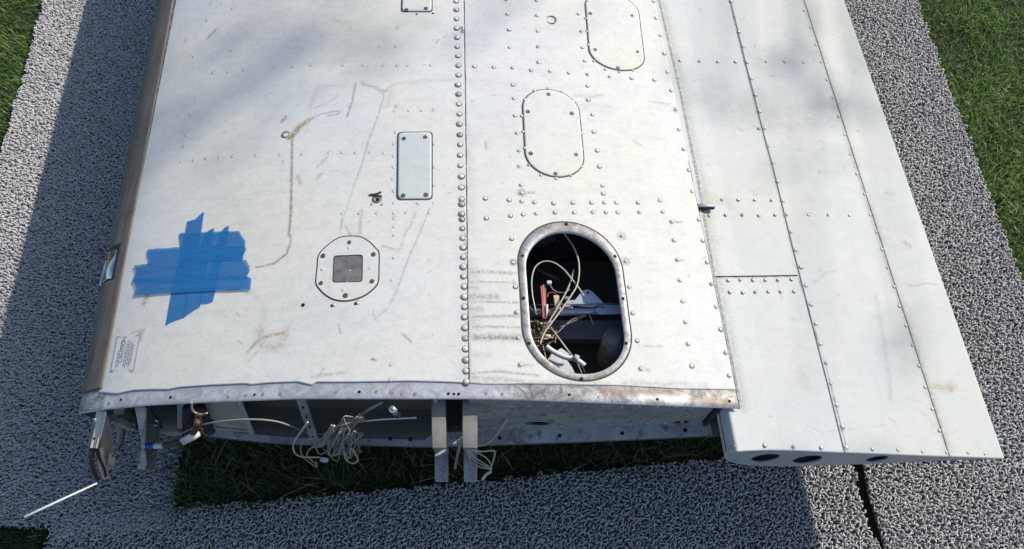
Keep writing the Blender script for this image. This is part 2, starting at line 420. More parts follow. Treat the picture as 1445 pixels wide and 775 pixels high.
carpet('grey loop carpet runner with its edge in bright sun, lying along the leading edge', left_poly, (-1.6, -.78, .15, 2.15), .1, 1, 0, .0058, .10, .5)
carpet('grey loop carpet runner lying crosswise in the shade in front of the open wing root', front_poly, (-1.1, .87, -.02, .45), .6, 2, .003)
carpet('grey loop carpet runner in sun beside and below the flap trailing edge', right_poly, (.68, 1.46, -.02, 2.25), .2, 3)

def make_grass(name, region_fn, lim, n, hl, wd, lean, mat, seed, label, dry=.07, patch=None):
    g = np.random.default_rng(seed); P = g.uniform((lim[0], lim[2]), (lim[1], lim[3]), (n, 2)); P = P[region_fn(P)]
    N = len(P); a = g.uniform(0, 2*math.pi, N); h = g.uniform(hl[0], hl[1], N); wv = g.uniform(wd[0], wd[1], N)
    d = np.stack([np.cos(a), np.sin(a)], -1); sd = np.stack([-d[:, 1], d[:, 0]], -1); ln = np.abs(g.normal(lean, lean*.45, N))
    cl = .5 + .5*np.sin(P[:, 0]*13 + 2*np.sin(P[:, 1]*7))*np.sin(P[:, 1]*11 + 1.7*np.sin(P[:, 0]*6)); h = h*(.7 + .6*cl)
    Vv = np.zeros((N, 7, 3)); z0 = -.014
    for i, (t, f) in enumerate(((0, 1.), (.45, .9), (.8, .55))):
        fx = h*ln*t**1.7; z = z0 + h*np.sqrt(np.maximum(t*t - (ln*t**1.7)**2*.5, .02*t*t))
        Vv[:, 2*i, :2] = P + d*fx[:, None] + sd*(wv*f*.5)[:, None]; Vv[:, 2*i+1, :2] = P + d*fx[:, None] - sd*(wv*f*.5)[:, None]
        Vv[:, 2*i, 2] = z; Vv[:, 2*i+1, 2] = z
    Vv[:, 6, :2] = P + d*(h*ln)[:, None]; Vv[:, 6, 2] = z0 + h*np.sqrt(np.maximum(1 - ln**2*.5, .03))
    tri = np.array([(0, 1, 3), (0, 3, 2), (2, 3, 5), (2, 5, 4), (4, 5, 6)])
    Fq = ((np.arange(N)*7)[:, None, None] + tri[None]).reshape(-1, 3)
    tone = np.clip(.35*g.random(N) + .40*cl, 0, .72); isdry = g.random(N) < dry; tone[isdry] = g.uniform(.85, 1, isdry.sum())
    o = obj(name, Vv.reshape(-1, 3), Fq, mat, None, origin=(np.mean(lim[:2]), np.mean(lim[2:]), 0))
    tone_attr(o.data, np.repeat(tone, 7)); tag(o, label, 'grass', kind='stuff'); return o
def off_carpet(P):
    r = ~((P[:, 0] > .78) & (P[:, 0] < .93) & (P[:, 1] < .5))
    for pl in (left_poly, front_poly, right_poly): r &= ~inside(pl, P)
    return r
make_grass('grass', off_carpet, (-2.25, -1.30, .9, 2.6), 46000, (.012, .032), (.0015, .0030), .6, M['grass'], 11, 'sunlit mown lawn beside the left carpet runner')
make_grass('grass', off_carpet, (1.25, 2.35, .3, 2.6), 68000, (.012, .032), (.0016, .0034), .65, M['grass'], 12, 'sunlit patchy lawn beside the right carpet runner', .10)
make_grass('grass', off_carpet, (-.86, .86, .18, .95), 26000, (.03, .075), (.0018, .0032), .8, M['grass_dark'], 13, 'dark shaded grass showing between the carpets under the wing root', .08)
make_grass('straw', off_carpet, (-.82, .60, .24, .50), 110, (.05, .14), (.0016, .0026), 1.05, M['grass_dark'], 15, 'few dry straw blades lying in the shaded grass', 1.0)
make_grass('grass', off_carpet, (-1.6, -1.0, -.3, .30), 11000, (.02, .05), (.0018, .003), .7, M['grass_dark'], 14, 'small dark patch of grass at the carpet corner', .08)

# ------------------------------------------------------------ the wing
WING = empty('aircraft_wing', (0, 1.4, 0), 'detached white riveted aircraft wing with open root, lying over carpet runners', 'aircraft wing')
WO = (0, 1.4, 0)
ROOT_UP = [(113.7, 563), (122, 558), (136.5, 554), (157.6, 555.5), (166, 556), (188.6, 551), (215, 550), (237, 550), (255, 546.6), (299, 543.7), (346, 541.5), (355, 543), (377, 540.6),
           (420, 539), (440, 543.5), (446.6, 539.5), (491, 539.5), (579, 538), (619, 539), (659, 540.6), (686, 542.4), (714.5, 542.4), (740, 541.6), (869, 544), (962, 549), (1037, 550)]
ROOT_LO = [(110, 584), (151, 577.6), (210.7, 572), (299, 567.6), (420, 562.9), (663.6, 563.2), (740, 564.8), (869, 570), (998, 575), (1040.6, 576.5)]
LOW_LIP = [(110, 590), (200, 602), (299, 617.7), (356, 624), (420.6, 629), (506, 629.5), (606.5, 632), (671, 630.6), (707, 629), (740, 628), (869, 623), (1011, 616.5), (1060, 614)]
def xi_of(px, py, surf=surf_wing):
    p = hit(px, py, surf); return p[0] - K*p[1], p[1]
def line_xi(a, b, surf=surf_wing):
    (x1, y1), (x2, y2) = xi_of(*a, surf), xi_of(*b, surf); m = (x2-x1)/(y2-y1)
    return lambda y: x1 + m*(np.asarray(y) - y1)
boot_line = line_xi((251, 0), (149, 520)); seam_line = line_xi((655, 60), (661, 540)); lip_line = line_xi((928, 20), (1038, 550))
Y_FAR = 3.3
def v_rows(step, y0, ydense=1.66):
    n = int((ydense - y0)/step); d = np.linspace(0, 1, n)*(ydense - y0)
    return np.concatenate([d, (ydense - y0) + np.linspace(.05, Y_FAR - ydense, 24)])

# ---- marks on the skin: positions traced on the photograph, laid on the surface
RIV_SPAR = [(643,2),(643.5,14),(644,27),(644,40),(645,53),(645,66),(646,79),(646.5,92.5),(646.5,106),(646,119.5),(646.5,133),(647,147),(648,161),(648,175),(648.7,190),(649,204),(649,219),(649.5,233.5),(650.5,249),(650.5,264.5),(651,281),(651,288),(651,302),(651.5,309.5),(652,322.5),(652.5,336),(653,349),(653.4,362.7),(653.4,376.5),(653.7,390),(654.5,404.5),(654.8,418.7),(655,433),(655,447.6),(655.7,462.6),(656,477.5),(656.5,492.4),(656.7,508),(657,523.4),(658,538.6)]
RIV_AFT = [(714,0),(716,20),(718,42),(718.7,67),(723,96),(723.4,119.5),(725,139),(726.5,163),(729,188),(732,213),(732.4,234.5),(735,261),(736,272.5),(757,1),(757.7,22),(758.5,44),(759,66),(759.5,88),(669,93.6),(696.6,94.7),(749,99),(776,100.5),(802.5,103),(829,105),(860,108.4),(891,110.4),(923,112.7),(816,20),(819.7,44.5),(821.5,67),(825,86),(829,121.3),(829.6,141),(835.6,162),(837.6,186),(842.5,212.4),(845.5,235),(850,262),(851,273),
 (684.5,280),(718,282),(736,284),(754,285.5),(781,286.7),(808,286),(834.4,286),(852.4,286),(869.4,286),(900,286),(931,283),(686,308),(720,304.5),(738,302.5),(756.5,301.5),(783,299.6),(810,299.6),(836.4,299.5),(854.7,299.6),(871.4,299.6),(902,299.6),(935,299),(721.8,337),(724,370.4),(727,404.7),(728.8,441),(731,477),(734,515),(877,333.4),(947.5,313),(951,339),(882.5,369),(887.7,405),(892.7,442),(955.6,367),(959,395.6),(963,425),(967,454.5),(898.8,481),(904,520.4),(971,485.4),(976,516.5)]
RIV_EDGE = [(922,2),(925.8,25.6),(931.6,50),(937,75.7),(941.8,101.7),(946.8,128),(953.6,155),(958,182.7),(964.3,211),(972,240),(976.5,270),(986,310),(991.4,339.5),(997.5,370.3),(1003.6,401),(1010.4,433),(1016.8,465),(1023.7,498),(1028.7,530)]
RIV_RIM = [(754,128),(774,125),(793,130),(740.5,140.5),(809,142.7),(736,163.7),(817,166.7),(738,186),(820,188),(740,209),(821.5,210),(746,233),(820,235),(763,247),(785,252),(805,248),(827.5,5.6),(826,26),(828,44),(830,63.6),(838,86),(854,98),(892.5,8),(902,29),(904,47),(906,67),(904.5,88),(893,99.5),(873.7,102)]
RIV_FLUSH = [(300,103),(321.7,101.6),(344,99),(387,95),(412.7,94.5),(439,92.6),(484,92),(512,92.3),(541,92.5),(560.6,93),(575.5,93),(608,92),(255,228),(273,226.5),(291,224),(308.7,223),(328,221),(361,219),(395,218),(426,217.5),(464,216),(483,215),(501.6,215.5),(522,215),(541,216),(561,40),(559,66),(560,150),(557,157),(558,187),(556,204),(555.6,220),(555,236),(554,253),(555.6,270),(555.6,286.5),(556,301),(556,308.6),(555.7,320),(556,332),(483,301.6),(507,301),(532,301),(573,300),(556,363.7),(553,395),(577,156),(595,156),(612,155),(552,515),(551,536),(273,80),(275,135),(268,161),(262.6,191),(259,206.5),(298,4),(313,5),(328,12),(292,29),(613,204),(613,236),(613,262),(612,286),(590,287),(606,300)]
RIV_FLAP_A = [(1031.5,2),(1037,23),(1042.6,45),(1049,66),(1054,88),(1060.4,111),(1066,134),(1071.7,157),(1078.7,181),(1084,206),(1091,230),(1097.5,256),(1104.6,283),(1109.5,303),(1116,327.5),(1122.4,352.7),(1130,377),(1137,402.7),(1144,429.6),(1151,457),(1157.4,485),(1165.5,512.6),(1172.5,541.5),(1180.6,571.5),(1188.6,601.7),(1194,631.4)]
RIV_FLAP_B = [(1135,15),(1143.6,39),(1150.7,63),(1158.7,88),(1166.7,112.7),(1175,137.8),(1183,164.5),(1192,190),(1200,218),(1209,245),(1220,274),(1228,303),(1236.4,327),(1244.7,352),(1252,378),(1261.6,404.6),(1269,432),(1278.3,459.7),(1287.6,487.8),(1296.7,516.4),(1305.6,546.3),(1315.7,577),(1325.5,607.7)]
RIV_FLAP_C = [(959.7,85.3),(987,86.3),(1013,87),(1038,87),(1080.7,87.2),(1107.3,87.2),(1133.7,88.3),(1071,181),(1019,281.4),(1042,281.7),(1065,282),(1088.7,282.5),(1001,304),(1024,303),(1047.7,303),(1071,303.8),(1094,303),(1140.4,303.3),(1168.5,303.3),(1198.6,303.9),(1027.5,395.6),(1044.7,394.8),(1062.5,395),(1080.3,395),(1097.8,395),(1116.8,394),(1030,412),(1048,412.6),(1066,411.9),(1084.2,411.4),(1101.7,411.4),(1120.7,411),(1036,630),(1079.5,628.4),(1120,630.2),(1159,631.8),(1231,634),(1267,634.8),(1301.8,637),(1335.7,638.5),(1365.6,639.5),(1390,640.7)]
# strokes: (points, width in m, strength, channel 0 grey / 1 brown / 2 bare metal)
STROKES = [
 ([(413,193),(412,240),(411,300),(408,330),(411,338),(405,358),(388,372),(362,378)], .0022, .62, 0), ([(412,196),(411,260),(409,325)], .0024, .50, 1),
 ([(408,196),(414,190),(422,180),(436,170)], .0065, .95, 1), ([(411,192),(420,183)], .003, .8, 1), ([(412,194),(424,180)], .005, .45, 0), ([(436,170),(450,163),(470,158),(483,157),(478,161),(462,164)], .0022, .42, 0),
 ([(449,122),(437,155)], .006, .14, 0), ([(451,122),(486,122)], .003, .12, 0), ([(446,152),(462,146),(476,136)], .003, .22, 0),
 ([(502,118),(498,140),(490,165)], .0022, .50, 0), ([(510,118),(530,124),(541,130)], .005, .30, 0), ([(541,130),(541,140),(533,165),(520,200),(510,235),(500,262)], .0020, .36, 0), ([(500,262),(487,300),(480,330)], .002, .2, 0),
 ([(545,128),(556,120)], .006, .30, 1), ([(556,120),(590,116),(640,113)], .006, .17, 1), ([(552,126),(547,150)], .006, .2, 1),
 ([(587,300),(580,318),(572,328),(566,350),(561,354)], .0030, .26, 0), ([(606,296),(592,330),(576,366),(560,410),(548,435),(535,446)], .0022, .28, 0), ([(540,348),(556,352)], .003, .3, 0),
 ([(350,497),(362,483),(380,474),(402,470)], .0035, .65, 1), ([(365,468),(372,492),(396,488),(405,466)], .010, .30, 1), ([(372,440),(370,470)], .008, .10, 0), ([(362,498),(350,512)], .002, .3, 0),
 ([(448,252),(454,246)], .004, .3, 0), ([(420,250),(424,258)], .006, .3, 0), ([(448,236),(462,222)], .003, .26, 0), ([(569,472),(581,483)], .0018, .55, 0), ([(525,507),(531,510)], .0022, .75, 0), ([(447,534),(458,520)], .002, .4, 0),
 ([(615,62),(619,56)], .0018, .5, 0), ([(626,54),(630,50)], .0016, .35, 0), ([(440,532),(488,526)], .003, .3, 0), ([(510,298),(508,330)], .004, .3, 0), ([(488,320),(495,334)], .002, .4, 0), ([(484,302),(480,328)], .002, .3, 0),
 ([(527,440),(530,452)], .002, .3, 0), ([(478,460),(481,470)], .002, .4, 0), ([(470,30),(495,32)], .005, .14, 0), ([(685,200),(686,212)], .002, .5, 0), ([(292,56),(305,42)], .003, .55, 0), ([(263,55),(260,62)], .003, .3, 0), ([(398,172),(403,166)], .004, .55, 0),
 ([(208,418),(204,428)], .006, .6, 1), ([(186,470),(204,466)], .003, .3, 0), ([(199,470),(198,480)], .005, .5, 1),
 # rubbed soot behind the spar seam
 ([(662,384),(690,384),(728,386)], .0035, .42, 0), ([(662,398),(728,399)], .0018, .42, 0), ([(664,418),(700,419)], .007, .36, 0), ([(664,426),(730,427)], .0018, .5, 0), ([(666,447),(732,446)], .0032, .42, 0), ([(668,461),(733,462)], .0022, .46, 0),
 ([(670,476),(732,477)], .007, .50, 0), ([(668,500),(690,502)], .006, .14, 0), ([(661,436),(678,437)], .008, .3, 0), ([(663,406),(672,406)], .006, .3, 0), ([(660,372),(668,395),(668,440),(670,465)], .014, .18, 0), ([(668,527),(700,524),(760,530)], .0022, .50, 0), ([(664,532),(700,535),(740,538)], .005, .28, 0),
 ([(658,180),(664,240),(666,330)], .010, .10, 0), ([(655,0),(657,150),(661,540)], .0018, .55, 0), ([(655,100),(657,200)], .004, .16, 1), ([(648,100),(649,330)], .010, .07, 1), ([(657,330),(660,440),(663,535)], .0035, .40, 0), ([(652,350),(656,530)], .016, .08, 0),
 ([(651.5,40),(653,46)], .005, .7, 0), ([(736,272),(754,272)], .003, .4, 0), ([(948,313),(962,314)], .003, .45, 0), ([(956,367),(964,368)], .0025, .4, 0), ([(905,520),(915,522)], .004, .4, 0), ([(735,515),(752,516)], .003, .3, 0), ([(902,488),(936,489)], .003, .25, 0),
 ([(812,134),(832,138),(850,134)], .005, .20, 0), ([(815,146),(860,150)], .005, .12, 0), ([(893,198),(905,206)], .0018, .42, 0), ([(915,143),(945,147)], .002, .3, 0), ([(922,10),(935,60),(945,120)], .010, .10, 1), ([(955,150),(960,157)], .007, .3, 1),
 ([(860,0),(862,1)], .001, .1, 0), ([(740,120),(690,118)], .010, .07, 1), ([(880,540),(960,542)], .007, .22, 0), ([(962,540),(975,545),(1000,546)], .006, .22, 0), ([(664,540),(860,541)], .004, .24, 0)]
ST_FLAP = [
 ([(930,0),(960,130),(986.5,262),(1006,380),(1027,480),(1045,575)], .0034, .85, 0), ([(935,0),(965,130),(992,262),(1011,380),(1032,480),(1050,575)], .011, .20, 0),  # painted shade along the wing lip: dark gap line and softer band
 ([(1133,0),(1160,82),(1180,143),(1196,200),(1215,258),(1228,300),(1242,345),(1255,385),(1275,440),(1290,487),(1305,530),(1320,580),(1338,637)], .005, .20, 0), ([(1150,50),(1180,143),(1215,258),(1242,345),(1275,440),(1305,530),(1338,637)], .0065, .34, 1),
 ([(1135,0),(1162,82),(1182,143),(1198,200),(1217,258),(1230,300),(1244,345),(1257,385),(1277,440),(1292,487),(1307,530),(1322,580),(1340,637)], .012, .20, 1),
 ([(1182,150),(1196,200),(1214,258)], .0055, .30, 1), ([(1226,290),(1244,340)], .008, .30, 0), ([(1244,340),(1258,392)], .007, .26, 1), ([(1272,425),(1292,490),(1312,560)], .008, .22, 1), ([(1292,490),(1306,530)], .005, .28, 0),
 ([(1029,0),(1072,176),(1125,385),(1160,500),(1196,636)], .0011, .75, 0), ([(1010,391),(1125,389)], .0013, .62, 0), ([(1316,545),(1336,548),(1344,545)], .009, .42, 1), ([(1340,547),(1342,552)], .005, .30, 0),
 ([(1280,403),(1292,404),(1305,400),(1322,402)], .0022, .26, 0), ([(1275,342),(1283,346),(1284,350)], .004, .32, 0), ([(1250,273),(1262,274)], .004, .22, 0), ([(1005,277),(1014,284),(1022,283),(1030,290)], .012, .22, 1), ([(1040,180),(1048,185)], .002, .4, 0), ([(1018,176),(1060,183)], .0018, .2, 0),
 ([(1085,160),(1140,150),(1175,150)], .022, .10, 0), ([(1080,180),(1150,175)], .018, .10, 0), ([(1120,50),(1165,95)], .03, .07, 0), ([(1148,400),(1165,385),(1180,382)], .003, .20, 0), ([(1236,418),(1250,500),(1257,560)], .006, .14, 0), ([(1242,560),(1252,640)], .004, .08, 1),
 ([(1185,270),(1190,300)], .02, .08, 1), ([(1200,330),(1215,420)], .012, .05, 1), ([(1130,525),(1140,545)], .014, .16, 1), ([(990,282),(1003,300),(1010,340)], .005, .15, 0), ([(1186,420),(1192,440)], .012, .10, 1), ([(1230,310),(1252,420)], .015, .07, 1), ([(1275,440),(1305,520)], .016, .08, 1),
 ([(1140,600),(1160,610),(1250,600)], .002, .14, 0), ([(1300,580),(1318,600),(1330,590)], .004, .20, 1), ([(1250,585),(1265,600)], .002, .15, 0)]
rs = random.Random(5)
for _ in range(150):                                   # loose scuffs and specks
    x, y = rs.uniform(230, 1020), rs.uniform(10, 535); a = rs.uniform(0, 6.3); L = rs.choice((1, 1, 2, 2, 3, 4, 7))
    STROKES.append(([(x, y), (x + L*math.cos(a), y + L*.6*math.sin(a))], rs.uniform(.0011, .0024), rs.uniform(.10, .36), rs.choice((0, 0, 0, 1))))
for _ in range(70):
    y = rs.uniform(10, 620); x = rs.uniform(950 + y*.11, 1185 + y*.3); a = rs.uniform(0, 6.3); L = rs.choice((1, 2, 3, 4, 9))
    ST_FLAP.append(([(x, y), (x + L*math.cos(a), y + L*.6*math.sin(a))], rs.uniform(.0012, .003), rs.uniform(.10, .34), rs.choice((0, 0, 1))))
for _ in range(110): x, y = rs.gauss(1135, 42), rs.choice((rs.gauss(165, 16), rs.gauss(60, 28))); ST_FLAP.append(([(x, y), (x + rs.uniform(-3, 3), y + rs.uniform(-1.5, 1.5))], rs.uniform(.0014, .0032), rs.uniform(.08, .28), 0))
def wear_shade_of(V, strokes, rings, surf):
    """rings: (px, py, radius m, width m, strength) dirt round rivets, covers"""
    W = np.zeros((len(V), 3)); X, Y = V[:, 0], V[:, 1]
    def near(x0, x1, y0, y1, m): return np.nonzero((X > x0-m) & (X < x1+m) & (Y > y0-m) & (Y < y1+m))[0]
    for pts, wd, st, ch in strokes:
        P = np.array([hit(a, b, surf)[:2] for a, b in pts])
        for i in range(len(P)-1):
            a, b = P[i], P[i+1]; I = near(min(a[0], b[0]), max(a[0], b[0]), min(a[1], b[1]), max(a[1], b[1]), wd*2.6)
            if not len(I): continue
            d = b - a; q = V[I, :2] - a; t = np.clip((q @ d)/(d @ d + 1e-12), 0, 1)
            r = np.linalg.norm(q - t[:, None]*d, axis=1); val = min(st*1.30, .95)*np.exp(-(r/wd)**2)
            W[I, ch] = np.maximum(W[I, ch], val)
    for px, py, rad, wd, st in rings:
        c = hit(px, py, surf)[:2]; I = near(c[0], c[0], c[1], c[1], rad + 3*wd)
        if not len(I): continue
        r = np.linalg.norm(V[I, :2] - c, axis=1); val = st*np.exp(-(np.maximum(r - rad, 0)/wd)**2)
        W[I, 0] = np.maximum(W[I, 0], val)
    return W
RINGS = [(x, y, .0055, .0014, .55) for x, y in RIV_SPAR] + [(x, y, .0042, .0016, rs.uniform(.15, .5)) for x, y in RIV_AFT + RIV_EDGE] + [(x, y, .0036, .0012, .4) for x, y in RIV_RIM] + [(x, y, .0035, .0016, rs.uniform(.08, .38)) for x, y in RIV_FLUSH]
RINGS += [(877, 333.4, .009, .003, .35), (882.5, 369, .008, .003, .35), (724, 370.4, .006, .002, .6), (736, 272.5, .008, .003, .45), (953.6, 155, .006, .003, .5)]
RING_F = [(x, y, .0042, .0014, rs.uniform(.15, .5)) for x, y in RIV_FLAP_A] + [(x, y, .0036, .0013, rs.uniform(.1, .4)) for x, y in RIV_FLAP_B + RIV_FLAP_C]

# stadium-shaped outlines lying on the skin
SPAN = np.array([K, 1.0]); SPAN /= np.linalg.norm(SPAN); CHD = np.array([1.0, 0.0])
class Stadium:
    def __init__(s, top, bottom, left, right, surf=surf_wing, sq=1.0):
        t, b, l, r = [hit(*p, surf)[:2] for p in (top, bottom, left, right)]
        s.c = (t + b)/2; s.ax = (t - b)/np.linalg.norm(t - b); s.hw = abs((r - l)[0])/2; s.hl = np.linalg.norm(t - b)/2; s.sq = sq; s.surf = surf
        s.c = s.c + CHD*(((l + r)/2 - s.c) @ CHD - s.ax @ CHD*(((l + r)/2 - s.c) @ s.ax))*.5
    def pts(s, off=0.0, h=0.0, n=72):
        out = []; hw, hl = s.hw + off, s.hl + off; cap = min(hw*s.sq, hl)
        for i in range(n):
            a = 2*math.pi*(i+.5)/n; u, v = hw*math.cos(a), cap*math.sin(a)
            v += (hl - cap)*(1 if math.sin(a) > 0 else -1); p = s.c + CHD*u + s.ax*v
            out.append((p[0], p[1], float(s.surf(p[0], p[1])) + h))
        return out
    def inside(s, V, off=0.0):
        q = V[:, :2] - s.c; v = q @ s.ax/(1.0); u = (q - v[:, None]*s.ax)[:, 0]; hw, hl = s.hw + off, s.hl + off; cap = min(hw*s.sq, hl)
        vv = np.maximum(np.abs(v) - (hl - cap), 0); return (u/hw)**2 + (vv/cap)**2 < 1
OPEN_OUT = Stadium((800, 314), (821.5, 537), (734.5, 408), (885.5, 440), sq=.98)
OPEN_IN = Stadium((800, 327), (821, 528), (746, 408), (877, 440), sq=.98)
COVER_B = Stadium((776, 127.5), (785, 249.5), (739, 180), (820, 196), sq=.92)
COVER_A = Stadium((862, -8), (873, 99), (828.5, 40), (905.5, 60), sq=.80)

def sheet(name, xl, xr, ybot, mat, parent, surf, sec, step, strokes, rings, hole=None, skirt=(), off=0.0, label=None, sw=(.5, .1, 0)):
    nu = int((xr(.6) - xl(.6))/step) + 1; us = np.linspace(0, 1, nu)
    # bottom edge per column
    yb = np.array([ybot(xl(.45) + (xr(.45) - xl(.45))*u) for u in us])
    rows = v_rows(step, .42); rows = rows/rows[-1]
    Y = yb[None, :] + (Y_FAR - yb[None, :])*rows[:, None]
    XI = xl(Y) + (xr(Y) - xl(Y))*us[None, :]; X = XI + K*Y; Z = surf(X, Y) + off
    V = np.stack([X, Y, Z], -1).reshape(-1, 3); nr = len(rows); idx = np.arange(nr*nu).reshape(nr, nu)
    Fq = np.stack([idx[:-1, :-1], idx[:-1, 1:], idx[1:, 1:], idx[1:, :-1]], -1).reshape(-1, 4)
    if hole is not None:
        cen = V[Fq].mean(1); Fq = Fq[~hole.inside(cen, .004)]
    nv = len(V); extra = []
    for side, depth in skirt:                            # turned-down edge so the sheet shows its thickness
        e = {'b': idx[0], 'r': idx[:, -1], 'l': idx[::-1, 0]}[side]
        W = V[e].copy(); W[:, 2] -= depth; k = np.arange(len(e)) + nv
        Fq = np.concatenate([Fq, np.stack([e[:-1], k[:-1], k[1:], e[1:]], -1)]); extra.append(W); nv += len(e)
    wear_shade = wear_shade_of(V, strokes, rings, surf)
    if extra: E2 = np.concatenate(extra); V = np.concatenate([V, E2]); wear_shade = np.concatenate([wear_shade, np.tile(sw, (len(E2), 1))])
    o = obj(name, V, Fq, mat, parent, origin=WO); set_attr(o.data, wear_shade)
    if label: o['label'] = label
    return o
def root_up(xi): return edge_y(xi, ROOT_UP, sec_up)
def flap_line(v): return lambda y: np.full(np.shape(y), v) if np.ndim(y) else v
sheet('skin_panel', lambda y: np.minimum(boot_line(y), boot_line(.4) + 0*np.asarray(y) + .02) - .004, lambda y: seam_line(y), root_up, M['paint'], WING, surf_wing, sec_up, .0027, STROKES, RINGS, skirt=(('b', .0022), ('r', .0016)), off=.0012, label='white painted skin panel ahead of the row of large spar rivets')
sheet('skin_panel', lambda y: seam_line(y) - .012, lambda y: lip_line(y), root_up, M['paint'], WING, surf_wing, sec_up, .0027, STROKES, RINGS, hole=OPEN_IN, skirt=(('b', .0022), ('r', .0035)), label='white painted skin panel with the oval access holes')

def ribbon(name, xf, y0, y1, wd, surf, h, mat, parent, n=90):
    V = []
    for y in np.linspace(y0, y1, n):
        e = .00045*math.sin(y*61) + .0003*math.sin(y*143)
        for q in (0, wd + e): x = float(xf(y)) + q + K*y; V.append((x, y, float(surf(x, y)) + h))
    return obj(name, V, [(2*i, 2*i+1, 2*i+3, 2*i+2) for i in range(n-1)], mat, parent)
ribbon('seam_joint', lambda y: seam_line(y) + .0002, root_up(float(seam_line(.43))) + .001, 1.5, .0019, surf_wing, .0004, M['gap'], WING)

# leading edge boot, wrapped round the nose (with a square gap for the vane plate)
SLOT_A, SLOT_B = hit(172, 345), hit(158, 392); S_Y0, S_Y1 = SLOT_B[1] - .008, SLOT_A[1] + .002
def nose_geo(s_up, s_low, y0f, y1, off, nt=36, ny=60, gap=None, sec_off=0):
    t = np.linspace(-math.sqrt(s_low), math.sqrt(s_up), nt); V = []; s = t*t
    xi = XI_LE + s*CHORD; z = np.where(t >= 0, sec_up(xi), sec_low(xi))
    tx, tz = np.gradient(xi, t), np.gradient(z, t); L = np.hypot(tx, tz) + 1e-9; nx, nz = -tz/L, tx/L
    for j in range(ny):
        f = (j/(ny-1))
        for i in range(nt):
            y = y0f(xi[i], t[i]) + (y1 - y0f(xi[i], t[i]))*f
            V.append((xi[i] + nx[i]*off + K*y, y, z[i] + nz[i]*off))
    V = np.array(V); idx = np.arange(nt*ny).reshape(ny, nt)
    Fq = np.stack([idx[:-1, :-1], idx[:-1, 1:], idx[1:, 1:], idx[1:, :-1]], -1).reshape(-1, 4)
    if gap is not None:
        c = V[Fq].mean(1); tc = ((t[:-1] + t[1:])/2)[None, :].repeat(ny-1, 0).ravel()
        Fq = Fq[~((c[:, 1] > gap[0]) & (c[:, 1] < gap[1]) & (tc > gap[2]) & (tc < gap[3]))]
    return V, Fq
s_boot = (boot_line(.6) - XI_LE)/CHORD + .0006
BOOT_END = [(100, 560), (113, 557), (140, 549.5), (150, 548)]
def boot_y0(xi, t): return edge_y(xi, BOOT_END, sec_up) if t > .02 else edge_y(XI_LE + .0006, BOOT_END, sec_up)
_c = {}
def boot_y0c(xi, t):
    k = round(t, 5)
    if k not in _c: _c[k] = boot_y0(xi, t)
    return _c[k]
V, Fq = nose_geo(s_boot, .05, boot_y0c, 2.1, .0030, 44, 420, gap=(S_Y0, S_Y1, -.02, math.sqrt(s_boot)*.82))
o = obj('leading_edge_boot', V, Fq, M['boot'], WING, origin=WO); m = o.modifiers.new('thickness', 'SOLIDIFY'); m.thickness = .0024; m.offset = -1
V, Fq = nose_geo(s_boot, .05, lambda xi, t: 2.1, Y_FAR, .0030, 30, 12)
obj('leading_edge_boot', V, Fq, M['boot'], WING, origin=WO)
def nose_root(xi, t): return edge_y(max(xi, XI_LE + .0006), ROOT_LO, sec_up) + .004
_d = {}
def nose_rootc(xi, t):
    k = round(t, 5)
    if k not in _d: _d[k] = nose_root(xi, t)
    return _d[k]
V, Fq = nose_geo(s_boot + .004, .06, nose_rootc, Y_FAR, .0002, 40, 120)
o = obj('nose_skin', V, Fq, M['strip'], WING, origin=WO); set_attr(o.data, np.tile([.15, .1, .0], (len(V), 1)))
# vane plate in the gap of the boot: bright rounded lens and a thin chromed edge
yc, hl = (S_Y0 + S_Y1)/2, (S_Y1 - S_Y0)/2
def nose_pt(t, y, off):
    s = t*t; xi = XI_LE + s*CHORD; e = .004; f = lambda q: (XI_LE + q*q*CHORD, float(sec_up(XI_LE + q*q*CHORD) if q >= 0 else sec_low(XI_LE + q*q*CHORD)))
    a, b = f(t - e), f(t + e); dx, dz = b[0]-a[0], b[1]-a[1]; L = math.hypot(dx, dz); p = f(t)
    return np.array([p[0] - dz/L*off + K*y, y, p[1] + dx/L*off])
tb = math.sqrt(s_boot)
V = [nose_pt(t, y, .0012) for y in (S_Y0 + .001, S_Y1 - .001) for t in np.linspace(-.018, tb*.81, 14)]
obj('recess_plate', V, [(i, i+1, i+15, i+14) for i in range(13)], M['dark'], WING)
V = [nose_pt(t, y, -.0002 + .0055*math.sin(math.pi*q)**.6) for y in (yc - hl*.86, yc + hl*.72) for q, t in zip(np.linspace(0, 1, 14), np.linspace(.045, tb*.74, 14))]
V += [nose_pt(t, y, .0008) for y in (yc - hl*.86, yc + hl*.72) for t in np.linspace(.045, tb*.74, 14)]
obj('chrome_insert', V, [(i, i+1, i+15, i+14) for i in range(13)] + [(i, i+28, i+29, i+1) for i in range(13)] + [(i+14, i+15, i+43, i+42) for i in range(13)], M['steel'], WING)
tube('chrome_edge', [nose_pt(.028, yc - hl*.95, .005), nose_pt(.028, yc + hl*.45, .005)], .0038, M['steel'], WING, 8)

